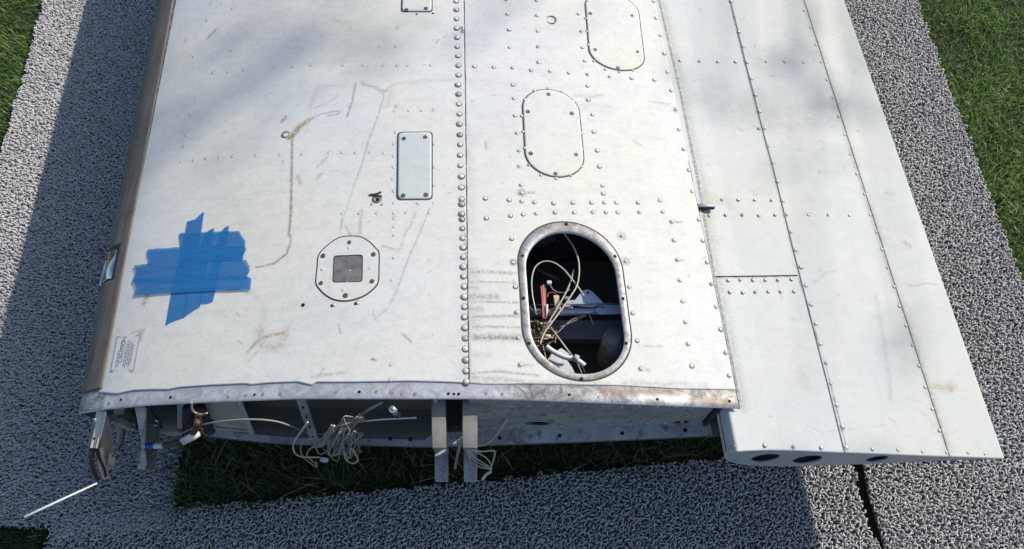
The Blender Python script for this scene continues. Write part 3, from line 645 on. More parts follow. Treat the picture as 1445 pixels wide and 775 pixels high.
# lower skin, its root lip, main spar, rear spar, ribs
def low_y(xi): return edge_y(xi, LOW_LIP, sec_low)
xs = np.linspace(XI_LE + .045*CHORD, lip_line(.5), 60); V = []
yl = np.array([low_y(x) for x in xs]); yl[:7] = np.maximum(yl[:7], .40)
print('lower lip', yl.min(), yl.max(), 'root', root_up(-.5), root_up(.2), root_up(.42), 'lip', lip_line(.5), 'boot', boot_line(.5))
rows = np.concatenate([[0, .012, .03], np.linspace(.06, 1, 18)])
for f in rows:
    for x, y0 in zip(xs, yl): y = y0 + (Y_FAR - y0)*f; V.append((x + K*y, y, float(sec_low(x))))
n = len(xs); idx = np.arange(len(rows)*n).reshape(-1, n)
Fq = np.stack([idx[:-1, :-1], idx[:-1, 1:], idx[1:, 1:], idx[1:, :-1]], -1).reshape(-1, 4)
o = obj('lower_skin', V, Fq, M['darkolive'], WING, origin=WO); m = o.modifiers.new('thickness', 'SOLIDIFY'); m.thickness = .0025; m.offset = 1
# flat flange riveted inside the lower lip
xs2 = np.linspace(-.62, lip_line(.5) - .02, 50); V = []
for f in (0, 1):
    for x in xs2: y = np.interp(x, xs, yl) + .002 + f*(.014 if x < -.16 else .03); V.append((x + K*y, y, float(sec_low(x)) + .0035))
obj('lip_flange', V, [(i, i+1, i+51, i+50) for i in range(49)], M['lip'], WING)
def web(name, xa, xb, yfun, mat, holes=(), th=.003, inset=.002, parent=None):
    """rib web: the section between xa and xb standing across the wing at yfun(xi)"""
    q = np.linspace(xa, xb, 40); pts = [(x + K*yfun(x), yfun(x), float(sec_low(x)) + inset) for x in q] + [(x + K*yfun(x), yfun(x), float(sec_up(x)) - inset) for x in q[::-1]]
    hl = []
    for cx, cz, rx, rz in holes:
        hl.append([(cx + rx*math.cos(a) + K*yfun(cx), yfun(cx + rx*math.cos(a)), cz + rz*math.sin(a)) for a in np.linspace(0, 2*math.pi, 20, endpoint=False)])
    return prism(name, [pts] + hl, (0, th, 0), mat, parent or WING)
def mid(xi, f): return float(sec_low(xi))*(1-f) + float(sec_up(xi))*f
y_rib = lambda xi: np.interp(xi, xs, yl) + .030
def px_xi(px, py, y): p = at_y(px, py, y); return p[0] - K*p[1], p[2]
h1, h1z = px_xi(760, 583, .42); h2, h2z = px_xi(961, 594, .41); h3, h3z = px_xi(847, 578, .42)
rib = web('rib', -.055, .425, y_rib, M['bay'], [(h1, h1z, .028, .019), (h2, h2z, .018, .016), (h3, h3z, .003, .005)])
box('light_blocker', (h1 + K*.42, float(y_rib(h1)) + .014, h1z), (.05, 0, 0), (0, .003, 0), (0, 0, .045), M['black'], WING); box('light_blocker', (h2 + K*.42, float(y_rib(h2)) + .014, h2z), (.04, 0, 0), (0, .003, 0), (0, 0, .035), M['dark'], WING)  # added blocker plates that stop hatch sunlight passing the rib holes
tube('rib_edge', [(h1 + .028*math.cos(a) + K*.43, y_rib(h1) - .001, h1z + .019*math.sin(a)) for a in np.linspace(0, 2*math.pi, 21)], .0022, M['alloy'], rib, 5, 1)
web('rib', -.56, -.13, lambda xi: .447, M['olive'], [(-.45, mid(-.45, .42), .03, .03), (-.22, mid(-.22, .40), .03, .03)])
web('rib', -.77, -.60, lambda xi: .50, M['inner'], [(-.69, mid(-.69, .5), .03, .03)])
web('rib', -.055, .425, lambda xi: .80, M['dark'], [(.08, mid(.08, .5), .07, .06), (.29, mid(.29, .5), .05, .04)])
web('rib', -.60, -.12, lambda xi: .95, M['dark'])
def spar(xi, y0, y1, mat, th=.006):
    V = []
    for y in (y0, y1):
        for z in (float(sec_low(xi)) + .003, float(sec_up(xi)) - .003):
            for d in (0, th): V.append((xi + d + K*y, y, z))
    return obj('spar_web', V, [(0, 1, 3, 2), (4, 6, 7, 5), (0, 4, 5, 1), (2, 3, 7, 6), (0, 2, 6, 4), (1, 5, 7, 3)], mat, WING, False)
XSP = seam_line(.45) - .012
spar(XSP - .055, .395, Y_FAR, M['inner']); spar(XSP - .002, .40, Y_FAR, M['dark'])
spar(.43, .40, Y_FAR, M['dark']); spar(-.60, .47, Y_FAR, M['inner'], .003)

# spar cap ends: two above, two below, standing out of the root towards the front
def cap_end(x0, x1, ytop, ybot, z, th, label, mat, droop=0.0):
    pa, pb = at_z((x0 + x1)/2, ytop, z), at_z((x0 + x1)/2, ybot, z); hw = abs(at_z(x1, ybot, z)[0] - at_z(x0, ybot, z)[0])/2
    G = []; n = 9; V = []
    for i in range(n):
        f = i/(n-1); c = pa + (pb - pa)*f; zz = z - droop*f**3; bulge = 1 + .05*math.sin(math.pi*f)
        for dx, dz in ((-1, 0), (1, 0), (1, -th), (-1, -th)): V.append((c[0] + dx*hw*bulge, c[1], zz + dz))
    Fc = [(i*4+j, i*4+(j+1) % 4, i*4+4+(j+1) % 4, i*4+4+j) for i in range(n-1) for j in range(4)] + [(3, 2, 1, 0), (n*4-4, n*4-3, n*4-2, n*4-1)]
    o = bevel(obj('spar_cap', V, Fc, mat, WING, False), .0012, 2); o['label'] = label; return o
zc = Z0 - .034
cap_end(609, 628.5, 552, 631, zc, .012, 'upper front spar cap end', M['alloy'], .010); cap_end(652.5, 673, 552, 631, zc, .012, 'upper rear spar cap end', M['alloy'], .010)
zl = Z0 - .262
cap_end(613.5, 632, 600, 678.5, zl, .014, 'lower front spar cap end', M['lip']); cap_end(654.5, 673, 600, 678.5, zl, .014, 'lower rear spar cap end', M['lip'])

# bare metal strip along the root
us = np.linspace(XI_LE + .004, lip_line(.42), 420); ru = np.array([edge_y(x, ROOT_UP, sec_up) for x in us]); rl = np.array([edge_y(x, ROOT_LO, sec_up) for x in us])
nv = 12; V = []
for j in range(nv):
    f = -.30 + 1.30*j/(nv-1)
    for x, a, b in zip(us, ru, rl): y = a + (b - a)*f; V.append((x + K*y, y, float(sec_up(x)) + float(dent(x, y)) - .0011 - .0016*max(f - .75, 0)**1.5*8))
for dz in (.002,):
    for x, b in zip(us, rl): V.append((x + K*(b + .0006), b + .0006, float(sec_up(x)) + float(dent(x, b)) - .0011 - .0016 - dz))
V = np.array(V); nu = len(us); idx = np.arange((nv+1)*nu).reshape(nv+1, nu)
Fq = np.stack([idx[:-1, 1:], idx[:-1, :-1], idx[1:, :-1], idx[1:, 1:]], -1).reshape(-1, 4)
wr = np.zeros((len(V), 3)); jj = np.repeat(np.arange(nv+1), nu); wr[jj <= 3, 0] = .45; wr[jj == 4, 0] = .2  # upper rows darkened as the shadow line below the white skin edge
X01 = np.tile(us, nv+1); wr[:, 1] = np.clip((X01 - .10)/.3, 0, 1)*.22 + .05; wr[:, 2] = np.where(X01 < .02, .45, .05)
wr[(jj >= nv-1), 2] = .7
STRIP_ST = [([(905,560),(965,563)], .006, .42, 2), ([(915,561),(950,567)], .004, .35, 2), ([(978,556),(1008,572)], .009, .6, 0), ([(112,572),(128,566)], .014, .6, 0), ([(225,565),(262,566)], .006, .45, 0), ([(165,566),(178,572)], .008, .45, 0), ([(488,556),(510,557)], .004, .6, 0), ([(442,548),(446,556)], .006, .6, 0), ([(850,552),(960,556)], .006, .5, 1), ([(745,556),(800,557)], .008, .4, 0), ([(1005,560),(1036,574)], .012, .35, 1)]
wr = np.clip(wr + wear_shade_of(V, STRIP_ST, [], surf_wing), 0, 1)
o = obj('root_strip', V, Fq, M['strip'], WING, origin=WO); set_attr(o.data, wr)

# ---- rivets, screws, holes: shared meshes, one object each
def dome_mesh(name, r, h, mat, seg=10, foot=.0004):
    V = [(r*math.cos(2*math.pi*i/seg)*q, r*math.sin(2*math.pi*i/seg)*q, z) for q, z in ((1, -foot), (.97, h*.35), (.72, h*.85)) for i in range(seg)] + [(0, 0, h)]
    Fc = [(k*seg+i, k*seg+(i+1) % seg, (k+1)*seg+(i+1) % seg, (k+1)*seg+i) for k in (0, 1) for i in range(seg)] + [(2*seg+i, 2*seg+(i+1) % seg, 3*seg) for i in range(seg)]
    return mesh_np(name, V, Fc, mat)
def disc_mesh(name, r, h, mat, seg=12):
    V = [(r*math.cos(2*math.pi*i/seg), r*math.sin(2*math.pi*i/seg), z) for z in (-.0006, h) for i in range(seg)]
    return mesh_np(name, V, [tuple(range(seg, 2*seg))] + [(i, (i+1) % seg, seg+(i+1) % seg, seg+i) for i in range(seg)], mat, False)
def screw_mesh(name, r, h, mat, seg=12):
    bm = bmesh.new(); bmesh.ops.create_cone(bm, cap_ends=True, segments=seg, radius1=r, radius2=r*.8, depth=h)
    for v in bm.verts: v.co.z += h/2
    for a in (0, math.pi/2):                            # raised shoulders leave a cross slot
        pass
    for sx in (-1, 1):
        for sy in (-1, 1):
            g = bmesh.ops.create_cube(bm, size=1)['verts']
            for v in g: v.co = Vector((v.co.x*r*.42 + sx*r*.34, v.co.y*r*.42 + sy*r*.34, v.co.z*h*.4 + h*1.0))
    me = bpy.data.meshes.new(name); bm.to_mesh(me); bm.free(); me.materials.append(mat); return me
def ring_mat(name, lo, hi):
    b = NB(name); oi = b.n('ShaderNodeObjectInfo'); n = b.noise(500, 3)
    c = b.mix(b.math('MULTIPLY', oi.outputs['Random'], n), lo, hi); b.set(Base_Color=c, Roughness=.8); return b.m
M['ring_dark'] = ring_mat('rivet_grime_shade_dark', (.05, .047, .043), (.22, .21, .19)); M['ring_mid'] = ring_mat('rivet_grime_shade', (.12, .115, .105), (1.1, 1.08, 1.02))
def with_ring(me, r, mat, seg=12):
    bm = bmesh.new(); bm.from_mesh(me); c = Vector((-.12*r, -.06*r, 0)); f0 = len(bm.faces)  # grime ring shifted to the shadow side, painting a dark crescent
    vs = [[bm.verts.new((c.x + q*r*math.cos(2*math.pi*i/seg), c.y + q*r*math.sin(2*math.pi*i/seg), z)) for i in range(seg)] for q, z in ((1, -.0004), (.98, .00025), (.5, .0003))]
    for k in (0, 1):
        for i in range(seg): f = bm.faces.new((vs[k][i], vs[k][(i+1) % seg], vs[k+1][(i+1) % seg], vs[k+1][i])); f.material_index = 1
    bm.to_mesh(me); bm.free(); me.materials.append(mat); return me
ME = dict(big=dome_mesh('large_rivet', .0058, .0024, M['rivet'], 12), mid=dome_mesh('rivet', .0042, .0021, M['rivet']), small=dome_mesh('small_rivet', .0035, .0018, M['rivet'], 8),
          flush=dome_mesh('flush_rivet', .0036, .0004, M['flush']), hole=disc_mesh('hole', .0042, .0003, M['hole']), hole_s=disc_mesh('small_hole', .0027, .0003, M['hole']), hole_m=disc_mesh('hole_medium', .0036, .0003, M['hole']),
          screw=screw_mesh('screw', .0052, .0010, M['screw']))
def stick(name, key, px, py, parent, surf=surf_wing, h=.0, jit=.0):
    p = hit(px + random.gauss(0, jit), py + random.gauss(0, jit), surf, h); o = bpy.data.objects.new(name, ME[key])
    link(o, parent, p); o.rotation_mode = 'QUATERNION'
    q = normal(p, surf).to_track_quat('Z', 'Y'); o.rotation_quaternion = q @ Quaternion((0, 0, 1), random.uniform(-.5, .5)); s = random.uniform(.86, 1.08); o.scale = (s, s, s*random.uniform(.8, 1.15)); return o
with_ring(ME['big'], .0075, M['ring_dark']); with_ring(ME['mid'], .0056, M['ring_mid'], 10); with_ring(ME['small'], .0042, M['ring_mid'], 10); ME['stripriv'] = disc_mesh('strip_rivet', .0032, .0005, M['alloy'])
for p in RIV_SPAR: stick('rivet', 'big', *p, WING, h=.0012)
for p in RIV_AFT + RIV_EDGE: stick('rivet', 'mid', *p, WING)
for p in RIV_RIM: stick('rivet', 'small', *p, WING)
for p in RIV_FLUSH: stick('rivet', 'flush', *p, WING, h=.0014)
for p in [(427.6, 430.5), (468.6, 431.5), (502, 428.5)]: stick('hole', 'hole_m', *p, WING, h=.0014)
stick('rivet', 'mid', 471.5, 430.5, WING, h=.001); stick('rivet', 'mid', 505, 427.5, WING, h=.001)
for p in [(588, 20), (611, 19)]: stick('hole', 'hole_s', *p, WING, h=.0014)
for p in [(170.5, 564), (240.7, 560.7), (359.3, 557), (507, 553), (803.5, 557), (927.7, 563.3), (1029.5, 566)]: stick('hole', 'hole_s', *p, WING, h=-.0007)
for p in [(632.7, 555.7), (640.7, 556), (647.3, 556)]: stick('hole', 'hole_s', *p, WING, h=-.0007)
for p in [(131, 572), (143, 571), (154, 569), (322, 560), (347, 558), (371, 556.5), (396, 556), (474, 554), (531, 553), (553, 554), (567, 556), (586, 556), (686, 555.5), (709, 556), (770, 557), (845, 560)]: stick('rivet', 'stripriv', *p, WING, h=-.0009)

def ring_strip(a, b, name, mat, parent, wear_shade=None, drop=None):
    n = len(a); V = list(a) + list(b); Fc = [(i, (i+1) % n, n+(i+1) % n, n+i) for i in range(n)]
    o = obj(name, V, Fc, mat, parent); set_attr(o.data, np.tile(wear_shade or [0, 0, 0], (len(V), 1))); return o
def cover(name, outl, parent, mat, screws, label=None, h=.0012, holes=(), gapw=.0026, hb=.0004):
    """plate lying in a thin dirty joint: outl(off, h) gives its outline"""
    A = outl(0, h); n = len(A); c = np.mean(A, 0)
    rings = [outl(0, hb)] + [outl(0, h)] + [outl(-.004, h + .0001)] if not holes else None
    if holes:
        o = prism(name, [A] + [hh for hh in holes], (0, 0, -.0010), mat, parent)
    else:
        V = []; Fc = []
        for f in rings: V += f
        m = 8
        last = np.array(rings[-1])
        for j in range(1, m):                              # follow the curved skin
            q = [(c[0] + (p[0]-c[0])*(1-j/m), c[1] + (p[1]-c[1])*(1-j/m)) for p in last]
            V += [(x, y, float(surf_wing(x, y)) + h + .0001) for x, y in q]
        V.append((c[0], c[1], float(surf_wing(c[0], c[1])) + h + .0001)); k = 3 + m - 1
        for r in range(k-1): Fc += [(r*n+i, r*n+(i+1) % n, (r+1)*n+(i+1) % n, (r+1)*n+i) for i in range(n)]
        Fc += [((k-1)*n+i, (k-1)*n+(i+1) % n, k*n) for i in range(n)]
        o = obj(name, V, Fc, mat, parent)
    set_attr(o.data, np.tile([.03, .0, 0], (len(o.data.vertices), 1)))
    if label: o['label'] = label
    a, b = outl(gapw, hb), outl(-.001, hb)
    V = list(a) + list(b); obj('joint', V, [(i, (i+1) % n, n+(i+1) % n, n+i) for i in range(n)], M['gap'], o)
    for p in screws: stick('screw', 'screw', *p, o, h=h + .0002)
    return o
cover('access_cover', lambda off, h: COVER_B.pts(off, h), WING, M['cover_paint'], [(774,133),(745,157.5),(807,160),(749,216.6),(813,218),(784,245)], 'oval cover nearer the open hatch')
cover('access_cover', lambda off, h: COVER_A.pts(off, h), WING, M['cover_paint'], [(833,19),(840,70),(892,22),(899.6,73),(872,95.6)], 'oval cover at the far end beside the flap')
def quad_outline(c4, rad, surf=surf_wing, n=6):
    P = [hit(*p, surf)[:2] for p in c4]
    def f(off, h):
        cen = np.mean(P, 0); Q = [p + (p - cen)/np.abs(p - cen)*off*np.array([1, 1]) for p in P]; out = []
        m = len(Q)
        for i in range(m):
            a, b, d = Q[i-1], Q[i], Q[(i+1) % m]; u = (a-b)/np.linalg.norm(a-b); v = (d-b)/np.linalg.norm(d-b)
            p0, p2 = b + u*rad, b + v*rad
            for t in np.linspace(0, 1, n): q = (1-t)**2*p0 + 2*t*(1-t)*b + t*t*p2; out.append((q[0], q[1], float(surf(q[0], q[1])) + h))
        return out
    return f
cover('access_cover', quad_outline([(609, 281.5), (609, 187.5), (562, 188.5), (561, 282)], .011), WING, M['cool_paint'], [(570,195.6),(600,193.5),(569,276),(601,275)], 'pale blue-grey rectangular cover', h=.0024, hb=.0016)
cover('access_cover', quad_outline([(609, 17), (609.5, -40), (569, -40), (567, 17)], .009), WING, M['cover_paint'], [(573.5,14),(601,12)], 'white rectangular cover at the far end', h=.0024, hb=.0016)
# inspection plate with the small square window
INSP = [(490,335),(507,335.5),(520,342),(529,351),(534,358),(534,378),(533,398),(527,407),(515,416.5),(500,422.5),(486,424.5),(472,422.5),(460,416),(451,407),(447,399),(448.5,380),(450.5,362),(459,351),(471,341.5),(480,336.5)]
INSP = [tuple(p) for p in catmull(INSP, 4, True)]
def insp(off, h, pts=INSP):
    P = np.array([hit(*p)[:2] for p in pts]); c = P.mean(0); P = c + (P - c)*(1 + off/.06)
    return [(x, y, float(surf_wing(x, y)) + h) for x, y in P]
win = quad_outline([(512, 399), (512.5, 360), (471, 361.5), (469, 400)], .007)
pl = cover('inspection_plate', insp, WING, M['cover_paint'], [(493,342),(456,361),(527,359),(453,399.5),(525,397),(487.6,417)], None, h=.0026, holes=[win(0, .0026)], hb=.0016)
w0 = win(.003, .0019); obj('window', w0, [tuple(range(len(w0)))], M['window'], pl)
wa, wb = win(.0006, .0023), win(-.0022, .0021); n = len(wa); obj('window_rim', wa + wb, [(i, (i+1) % n, n+(i+1) % n, n+i) for i in range(n)], M['gap'], pl)
for q, r in (((493.5, 382), .0017), ((490, 398.5), .0016)):
    p = hit(*q, h=.0020); V = [p + np.array((r*math.cos(a)*s, r*math.sin(a)*s, .0012*z)) for s, z in ((1, 0), (.6, .8)) for a in np.linspace(0, 6.283, 8, endpoint=False)]
    obj('paint_fleck', V, [(i, (i+1) % 8, 8+(i+1) % 8, 8+i) for i in range(8)] + [tuple(range(8, 16))], M['white_plastic'], pl)
for q in ((492.5, 350), (454.5, 380), (522, 378), (484, 409)): stick('rivet', 'flush', *q, pl, h=.0027)
# ring of the open access hatch
nr = 96; a0, a1, a2, a3, a4 = OPEN_OUT.pts(0, .0002, nr), OPEN_OUT.pts(-.0012, .0010, nr), OPEN_IN.pts(.0014, .0011, nr), OPEN_IN.pts(.0002, .0004, nr), OPEN_IN.pts(-.0002, -.007, nr)
V = a0 + a1 + a2 + a3 + a4; n = nr
Fc = [(r*n+i, r*n+(i+1) % n, (r+1)*n+(i+1) % n, (r+1)*n+i) for r in range(4) for i in range(n)]
ring = obj('hatch_ring', V, Fc, M['ringmetal'], WING); wr = np.zeros((5*n, 3)); wr[:n, 0] = .6; wr[n:2*n] = (.16, .34, .10); wr[2*n:3*n] = (.06, .24, .20); wr[3*n:] = (0, 0, .9); set_attr(ring.data, wr)
o = ring_strip(OPEN_OUT.pts(.0022, .0007, nr), OPEN_OUT.pts(-.001, .0007, nr), 'joint', M['gap'], ring)
for p in [(799,316.5),(737.2,361),(738.8,420.7),(868,361.6),(879.5,421.5),(746.5,484.5),(883.5,484.5),(820.6,534.8)]: stick('hole', 'hole_m', *p, ring, h=.0013)
# drain ring, filler ring, pulled hole, chrome pin
def torus_on(name, px, py, R, r, mat, h=0.0, surf=surf_wing, sq=1.0):
    p = hit(px, py, surf, h); V, Fc = [], []; A, B = 20, 6
    for i in range(A):
        a = 2*math.pi*i/A
        for j in range(B):
            b = 2*math.pi*j/B; V.append(p + np.array(((R + r*math.cos(b))*math.cos(a), (R + r*math.cos(b))*math.sin(a)*sq, r*.5*math.sin(b))))
    Fc = [(i*B+j, ((i+1) % A)*B+j, ((i+1) % A)*B+(j+1) % B, i*B+(j+1) % B) for i in range(A) for j in range(B)]
    return obj(name, V, Fc, mat, WING)
M['ring_brown'] = simple('corroded_ring', (.20, .175, .12), .6, .2)
torus_on('filler_ring', 778, 28, .0120, .0016, M['ring_brown'], .0009); torus_on('drain_ring', 403.5, 190, .0075, .0022, M['ring_brown'], .0012)
torus_on('torn_grommet', 532, 281, .0085, .0022, M['ring_brown'], .0014); stick('hole', 'hole', 532.5, 282.5, WING, h=.0018); torus_on('torn_grommet', 532, 282, .0058, .0014, M['alloy'], .0026)
for a, b, r in (((521.5, 275), (538, 271), .0022), ((524, 274), (539, 276.5), .0018)): tube('torn_sealant', [hit(*a, h=.002), hit((a[0]+b[0])/2, (a[1]+b[1])/2 + 1, h=.0035), hit(*b, h=.002)], r, M['gap'], WING, 6)
for q in ((524, 288.5), (538.5, 289)): torus_on('torn_grommet', *q, .0022, .0008, M['ring_brown'], .0014)
zp = hit(998, 292, surf_flap, .0068)[2]; a, b = at_z(984, 292, zp), at_z(1008, 292, zp)
o = tube('hinge_pin', [a, a + (b - a)*.9, b], [.0066, .0066, .0054], M['dark'], WING, 14, smooth_path=False)  # dark tube and white strip imitate the reflection bands of chrome
tube('pin_highlight', [a + np.array((0, -.0005, .0050)), a + (b - a)*.96 + np.array((0, -.0005, .0050))], .0033, M['white_plastic'], o, 10)

# ------------------------------------------------------------ flap: nose, upper skins, end rib
FLAP_END = [(1016, 646), (1022, 642), (1035, 638), (1055, 636.5), (1080, 635.5), (1120, 636), (1200, 639.5), (1300, 643.5), (1415, 647.5)]
c0 = (.45 + .99)/2
FL = obj('flap', *(lambda: (np.array([(.47 + K*y, y, float(sec_flap(.47)) - .05) for y in (.4, 3.2)] + [(.95 + K*y, y, float(sec_flap(.95)) - .008) for y in (3.2, .4)]), [(0, 1, 2, 3)]))(), M['dark'], WING, origin=(0.7, 1.4, .3))
FL['label'] = 'drooped white trailing edge flap'
def flap_bot(xi): return edge_y(xi, FLAP_END, sec_flap, .32)
seamA, seamB = line_xi((1030, 0), (1191, 636), surf_flap), line_xi((1134, 0), (1338, 640), surf_flap)
print('flap', seamA(.5), seamB(.5), 'end y', flap_bot(.45), flap_bot(.7), flap_bot(.95), 'TE xi', [xi_of(*p, surf_flap) for p in ((1190, 0), (1300, 320), (1415, 646))])
LD = dict(step=.0034, strokes=ST_FLAP, rings=RING_F)
sheet('skin_panel', lambda y: FLAP_XI0 + .0*np.asarray(y), lambda y: seamA(y) + .004, flap_bot, M['flap_paint'], FL, surf_flap, sec_flap, skirt=(('b', .0015),), off=-.0008, **LD)
sheet('skin_panel', seamA, lambda y: seamB(y) + .004, flap_bot, M['flap_paint'], FL, surf_flap, sec_flap, skirt=(('b', .0015), ('l', .0012)), off=.0004, **LD)
sheet('skin_panel', seamB, lambda y: FLAP_XIT + 0*np.asarray(y), flap_bot, M['flap_paint'], FL, surf_flap, sec_flap, skirt=(('b', .0015), ('l', .001), ('r', .003)), off=.0010, sw=(.02, .22, 0), **LD)
ribbon('lip_gap', lambda y: lip_line(y) + .0022, .40, .98, .0026, surf_flap, .0002, M['gap'], FL)  # dark strip painted in for the shaded gap below the wing lip
# the panel joint across the front strip of the flap
pa = [hit(x, 390.2 - (x - 1010)*.014, surf_flap, .0006) for x in np.linspace(1011, 1125, 12)]
tube('joint', pa, .0009, M['gap'], FL, 5, 1)
# lower surface, nose underside and end rib
def flap_low(xi):
    q = np.array([FLAP_XI0, .444, .46, .50, .56, .64, .74, .86, .96, FLAP_XIT]); d = np.array([.046, .082, .116, .142, .146, .132, .104, .062, .024, .003])
    ref = flap_chord(xi)
    return ref - np.interp(xi, q, d)
q = np.concatenate([[FLAP_XI0], np.linspace(FLAP_XI0 + .002, .47, 10), np.linspace(.49, FLAP_XIT, 30)]); yb = np.array([flap_bot(x) for x in q]); V = []
yb_line = np.polyfit(q[12:], yb[12:], 1); yend = lambda x: float(np.polyval(yb_line, x))
for f in np.linspace(0, 1, 8):
    for x in q: y = yend(x) + .0005 + (Y_FAR - yend(x))*f; V.append((x + K*y, y, float(flap_low(x))))
n = len(q); idx = np.arange(8*n).reshape(8, n); Fq = np.stack([idx[:-1, :-1], idx[1:, :-1], idx[1:, 1:], idx[:-1, 1:]], -1).reshape(-1, 4)
o = obj('lower_skin', V, Fq, M['flap_paint'], FL, origin=WO); set_attr(o.data, np.tile([.08, .02, 0], (len(V), 1)))
o.modifiers.new('thickness', 'SOLIDIFY').thickness = .002
yr = lambda x: yend(x) + .0012
loop = [(x + K*yr(x), yr(x), float(flap_low(x)) + .001) for x in q] + [(x + K*yr(x), yr(x), float(sec_flap(x)) - .0025) for x in q[::-1][1:]]
hl = []
for (x0, x1, yy, ry) in ((1061, 1099, 645, 6.2), (1120, 1158, 648.3, 6.2), (1224, 1252, 649, 4.6)):
    c = at_y((x0 + x1)/2, yy, yr(.6)); e = at_y(x1, yy, yr(.6)); t = at_y((x0 + x1)/2, yy - ry, yr(.6)); rx, rz = e[0] - c[0], (t[2] - c[2])
    hl.append([(c[0] + rx*math.cos(a), yr(c[0]), c[2] + rz*math.sin(a)) for a in np.linspace(0, 2*math.pi, 24, endpoint=False)])
M['endrib'] = simple('grey_end_rib', (.48, .50, .52), .5, .2, var=.3, scale=18)
er = prism('end_rib', [loop] + hl, (0, .0025, 0), M['endrib'], FL)
for h_ in hl:
    tube('hole_flange', [(p[0], p[1] - .0002, p[2]) for p in h_ + h_[:2]], .0010, M['endrib'], FL, 6, 1)
for pts, key in ((RIV_FLAP_A, 'mid'), (RIV_FLAP_B, 'small'), (RIV_FLAP_C, 'small')):
    for p in pts: stick('rivet', key, *p, FL, surf_flap, h=.0006)

# ------------------------------------------------------------ inside the open hatch
wire = lambda pts, z, r, mat, k=6: tube('wire', [at_z(p[0], p[1], (p[2] if len(p) > 2 else z)) for p in pts], r, M[mat], WING, k)
tube('torque_tube', [at_z(735, 442, .39), at_z(900, 436, .39)], .0085, M['blue_white'], WING, 14)
tube('push_rod', [at_z(738, 430.5, .41), at_z(890, 428, .41)], .0014, M['wire_grey'], WING, 6)
pz = lambda L, z: [tuple(at_z(x, y, z)) for x, y in L]
prism('bracket', [pz([(806, 431), (822, 411), (829, 409.5), (836, 413), (851, 428), (848, 431), (834, 434)], .405), pz([(829.5+2.2*math.cos(a), 414+2*math.sin(a)) for a in np.linspace(0, 6.283, 10, endpoint=False)], .405)], (0, 0, .003), M['blue_white'], WING)
prism('bracket', [pz([(795, 434), (801, 425), (812, 424), (808, 436)], .402)], (0, 0, .003), M['blue_white'], WING); box('clip', at_z(800, 421, .41), (.006, 0, 0), (0, .003, 0), (0, 0, .003), M['wire_tan'], WING)
prism('bracket', [pz([(840, 437), (848, 430.5), (884, 432), (884, 443), (846, 444.5), (841, 441)], .398), pz([(850.5+1.3*math.cos(a), 435+1.2*math.sin(a)) for a in np.linspace(0, 6.283, 8, endpoint=False)], .398)], (0, 0, .003), M['blue_white'], WING)
wire([(790, 322, .47), (801, 336), (811, 352), (817, 373), (815, 400), (804, 420), (790, 440), (778, 456), (768, 470), (762, 486)], .44, .0019, 'wire_white')
wire([(756, 440), (751, 415), (750.5, 392), (756, 376), (768, 369), (782, 371), (796, 381), (806, 393), (815, 404), (824, 418)], .435, .0017, 'wire_white')
wire([(809.5, 381), (806, 395), (799, 412), (788, 432), (776, 452), (766, 470)], .43, .0018, 'wire_white')
wire([(775, 401), (783, 411), (797, 413), (804, 408)], .42, .0013, 'wire_grey'); wire([(772, 420), (774, 414), (780, 413), (786, 416)], .42, .0012, 'wire_red')
for dx, mt in ((0, 'wire_red'), (2.2, 'wire_red'), (4, 'wire_tan'), (6.5, 'wire_red')): wire([(763 + dx, 404 - dx*.5), (765 + dx*.7, 425), (766 + dx*.7, 450)], .43 - dx*.001, .0016, mt)
wire([(771, 446, .43), (772, 430)], .43, .0022, 'white_plastic')
box('connector', at_z(775, 399, .43), (.005, 0, 0), (0, .004, 0), (0, 0, .003), M['white_plastic'], WING)
box('connector', at_z(786, 428, .415), (.006, .0, 0), (-.0018, .016, 0), (0, 0, .006), M['foam'], WING)
box('connector', at_z(775, 441, .405), (.014, 0, 0), (0, .006, 0), (0, 0, .006), M['wire_tan'], WING)
for i in range(34):
    x, y = random.uniform(748, 776), random.uniform(448, 494); g = lambda s: random.gauss(0, s)
    pts = [(x + g(9), y + g(7), .38 + g(.012)) for _ in range(4)]
    wire(pts, .38, random.uniform(.0009, .0018), random.choice(('wire_tan', 'wire_grey', 'wire_white', 'wire_tan', 'brown')), 5)
tube('connector', [at_z(754, 452, .41), at_z(764, 457, .41), at_z(778, 454, .41)], .003, M['foam'], WING); tube('connector', [at_z(767, 474, .41), at_z(777, 475, .41)], .0042, M['foam'], WING)
box('cross_beam', at_z(812, 468, .31), (.13, 0, 0), (0, .022, 0), (0, 0, .012), M['darkbox'], WING); box('cross_beam', at_z(812, 338, .34), (.12, 0, 0), (0, .006, 0), (0, 0, .03), M['darkbox'], WING)
box('cross_beam', at_z(826, 480, .30), (.12, 0, 0), (0, .003, 0), (0, 0, .016), M['darkbox'], WING); tube('stiffener', [at_z(790, 395, .30), at_z(740, 372, .30)], .004, M['darkbox'], WING)
c = at_z(866, 500, .30); V, Fc = [], []
for i in range(22):
    r = .034 if i % 2 else .0285; z = .27 + i*.0052
    V += [(c[0] + r*math.cos(a), c[1] + r*math.sin(a), z) for a in np.linspace(0, 6.283, 20, endpoint=False)]
Fc = [(i*20+j, i*20+(j+1) % 20, i*20+20+(j+1) % 20, i*20+20+j) for i in range(21) for j in range(20)] + [tuple(range(420, 440))]
obj('duct_hose', V, Fc, M['bay'], WING)
tube('link_rod', [at_z(777, 462, .41), at_z(810, 506, .41)], .0016, M['wire_white'], WING)
tube('sleeve', [at_z(771, 489, .42), at_z(782, 497, .42), at_z(797, 504, .42), at_z(812, 507, .42), at_z(825, 516, .42)], .0055, M['white_plastic'], WING, 10)
tube('sleeve_clip', [at_z(810, 504, .425), at_z(816, 507, .425)], .0072, M['wire_white'], WING, 10)
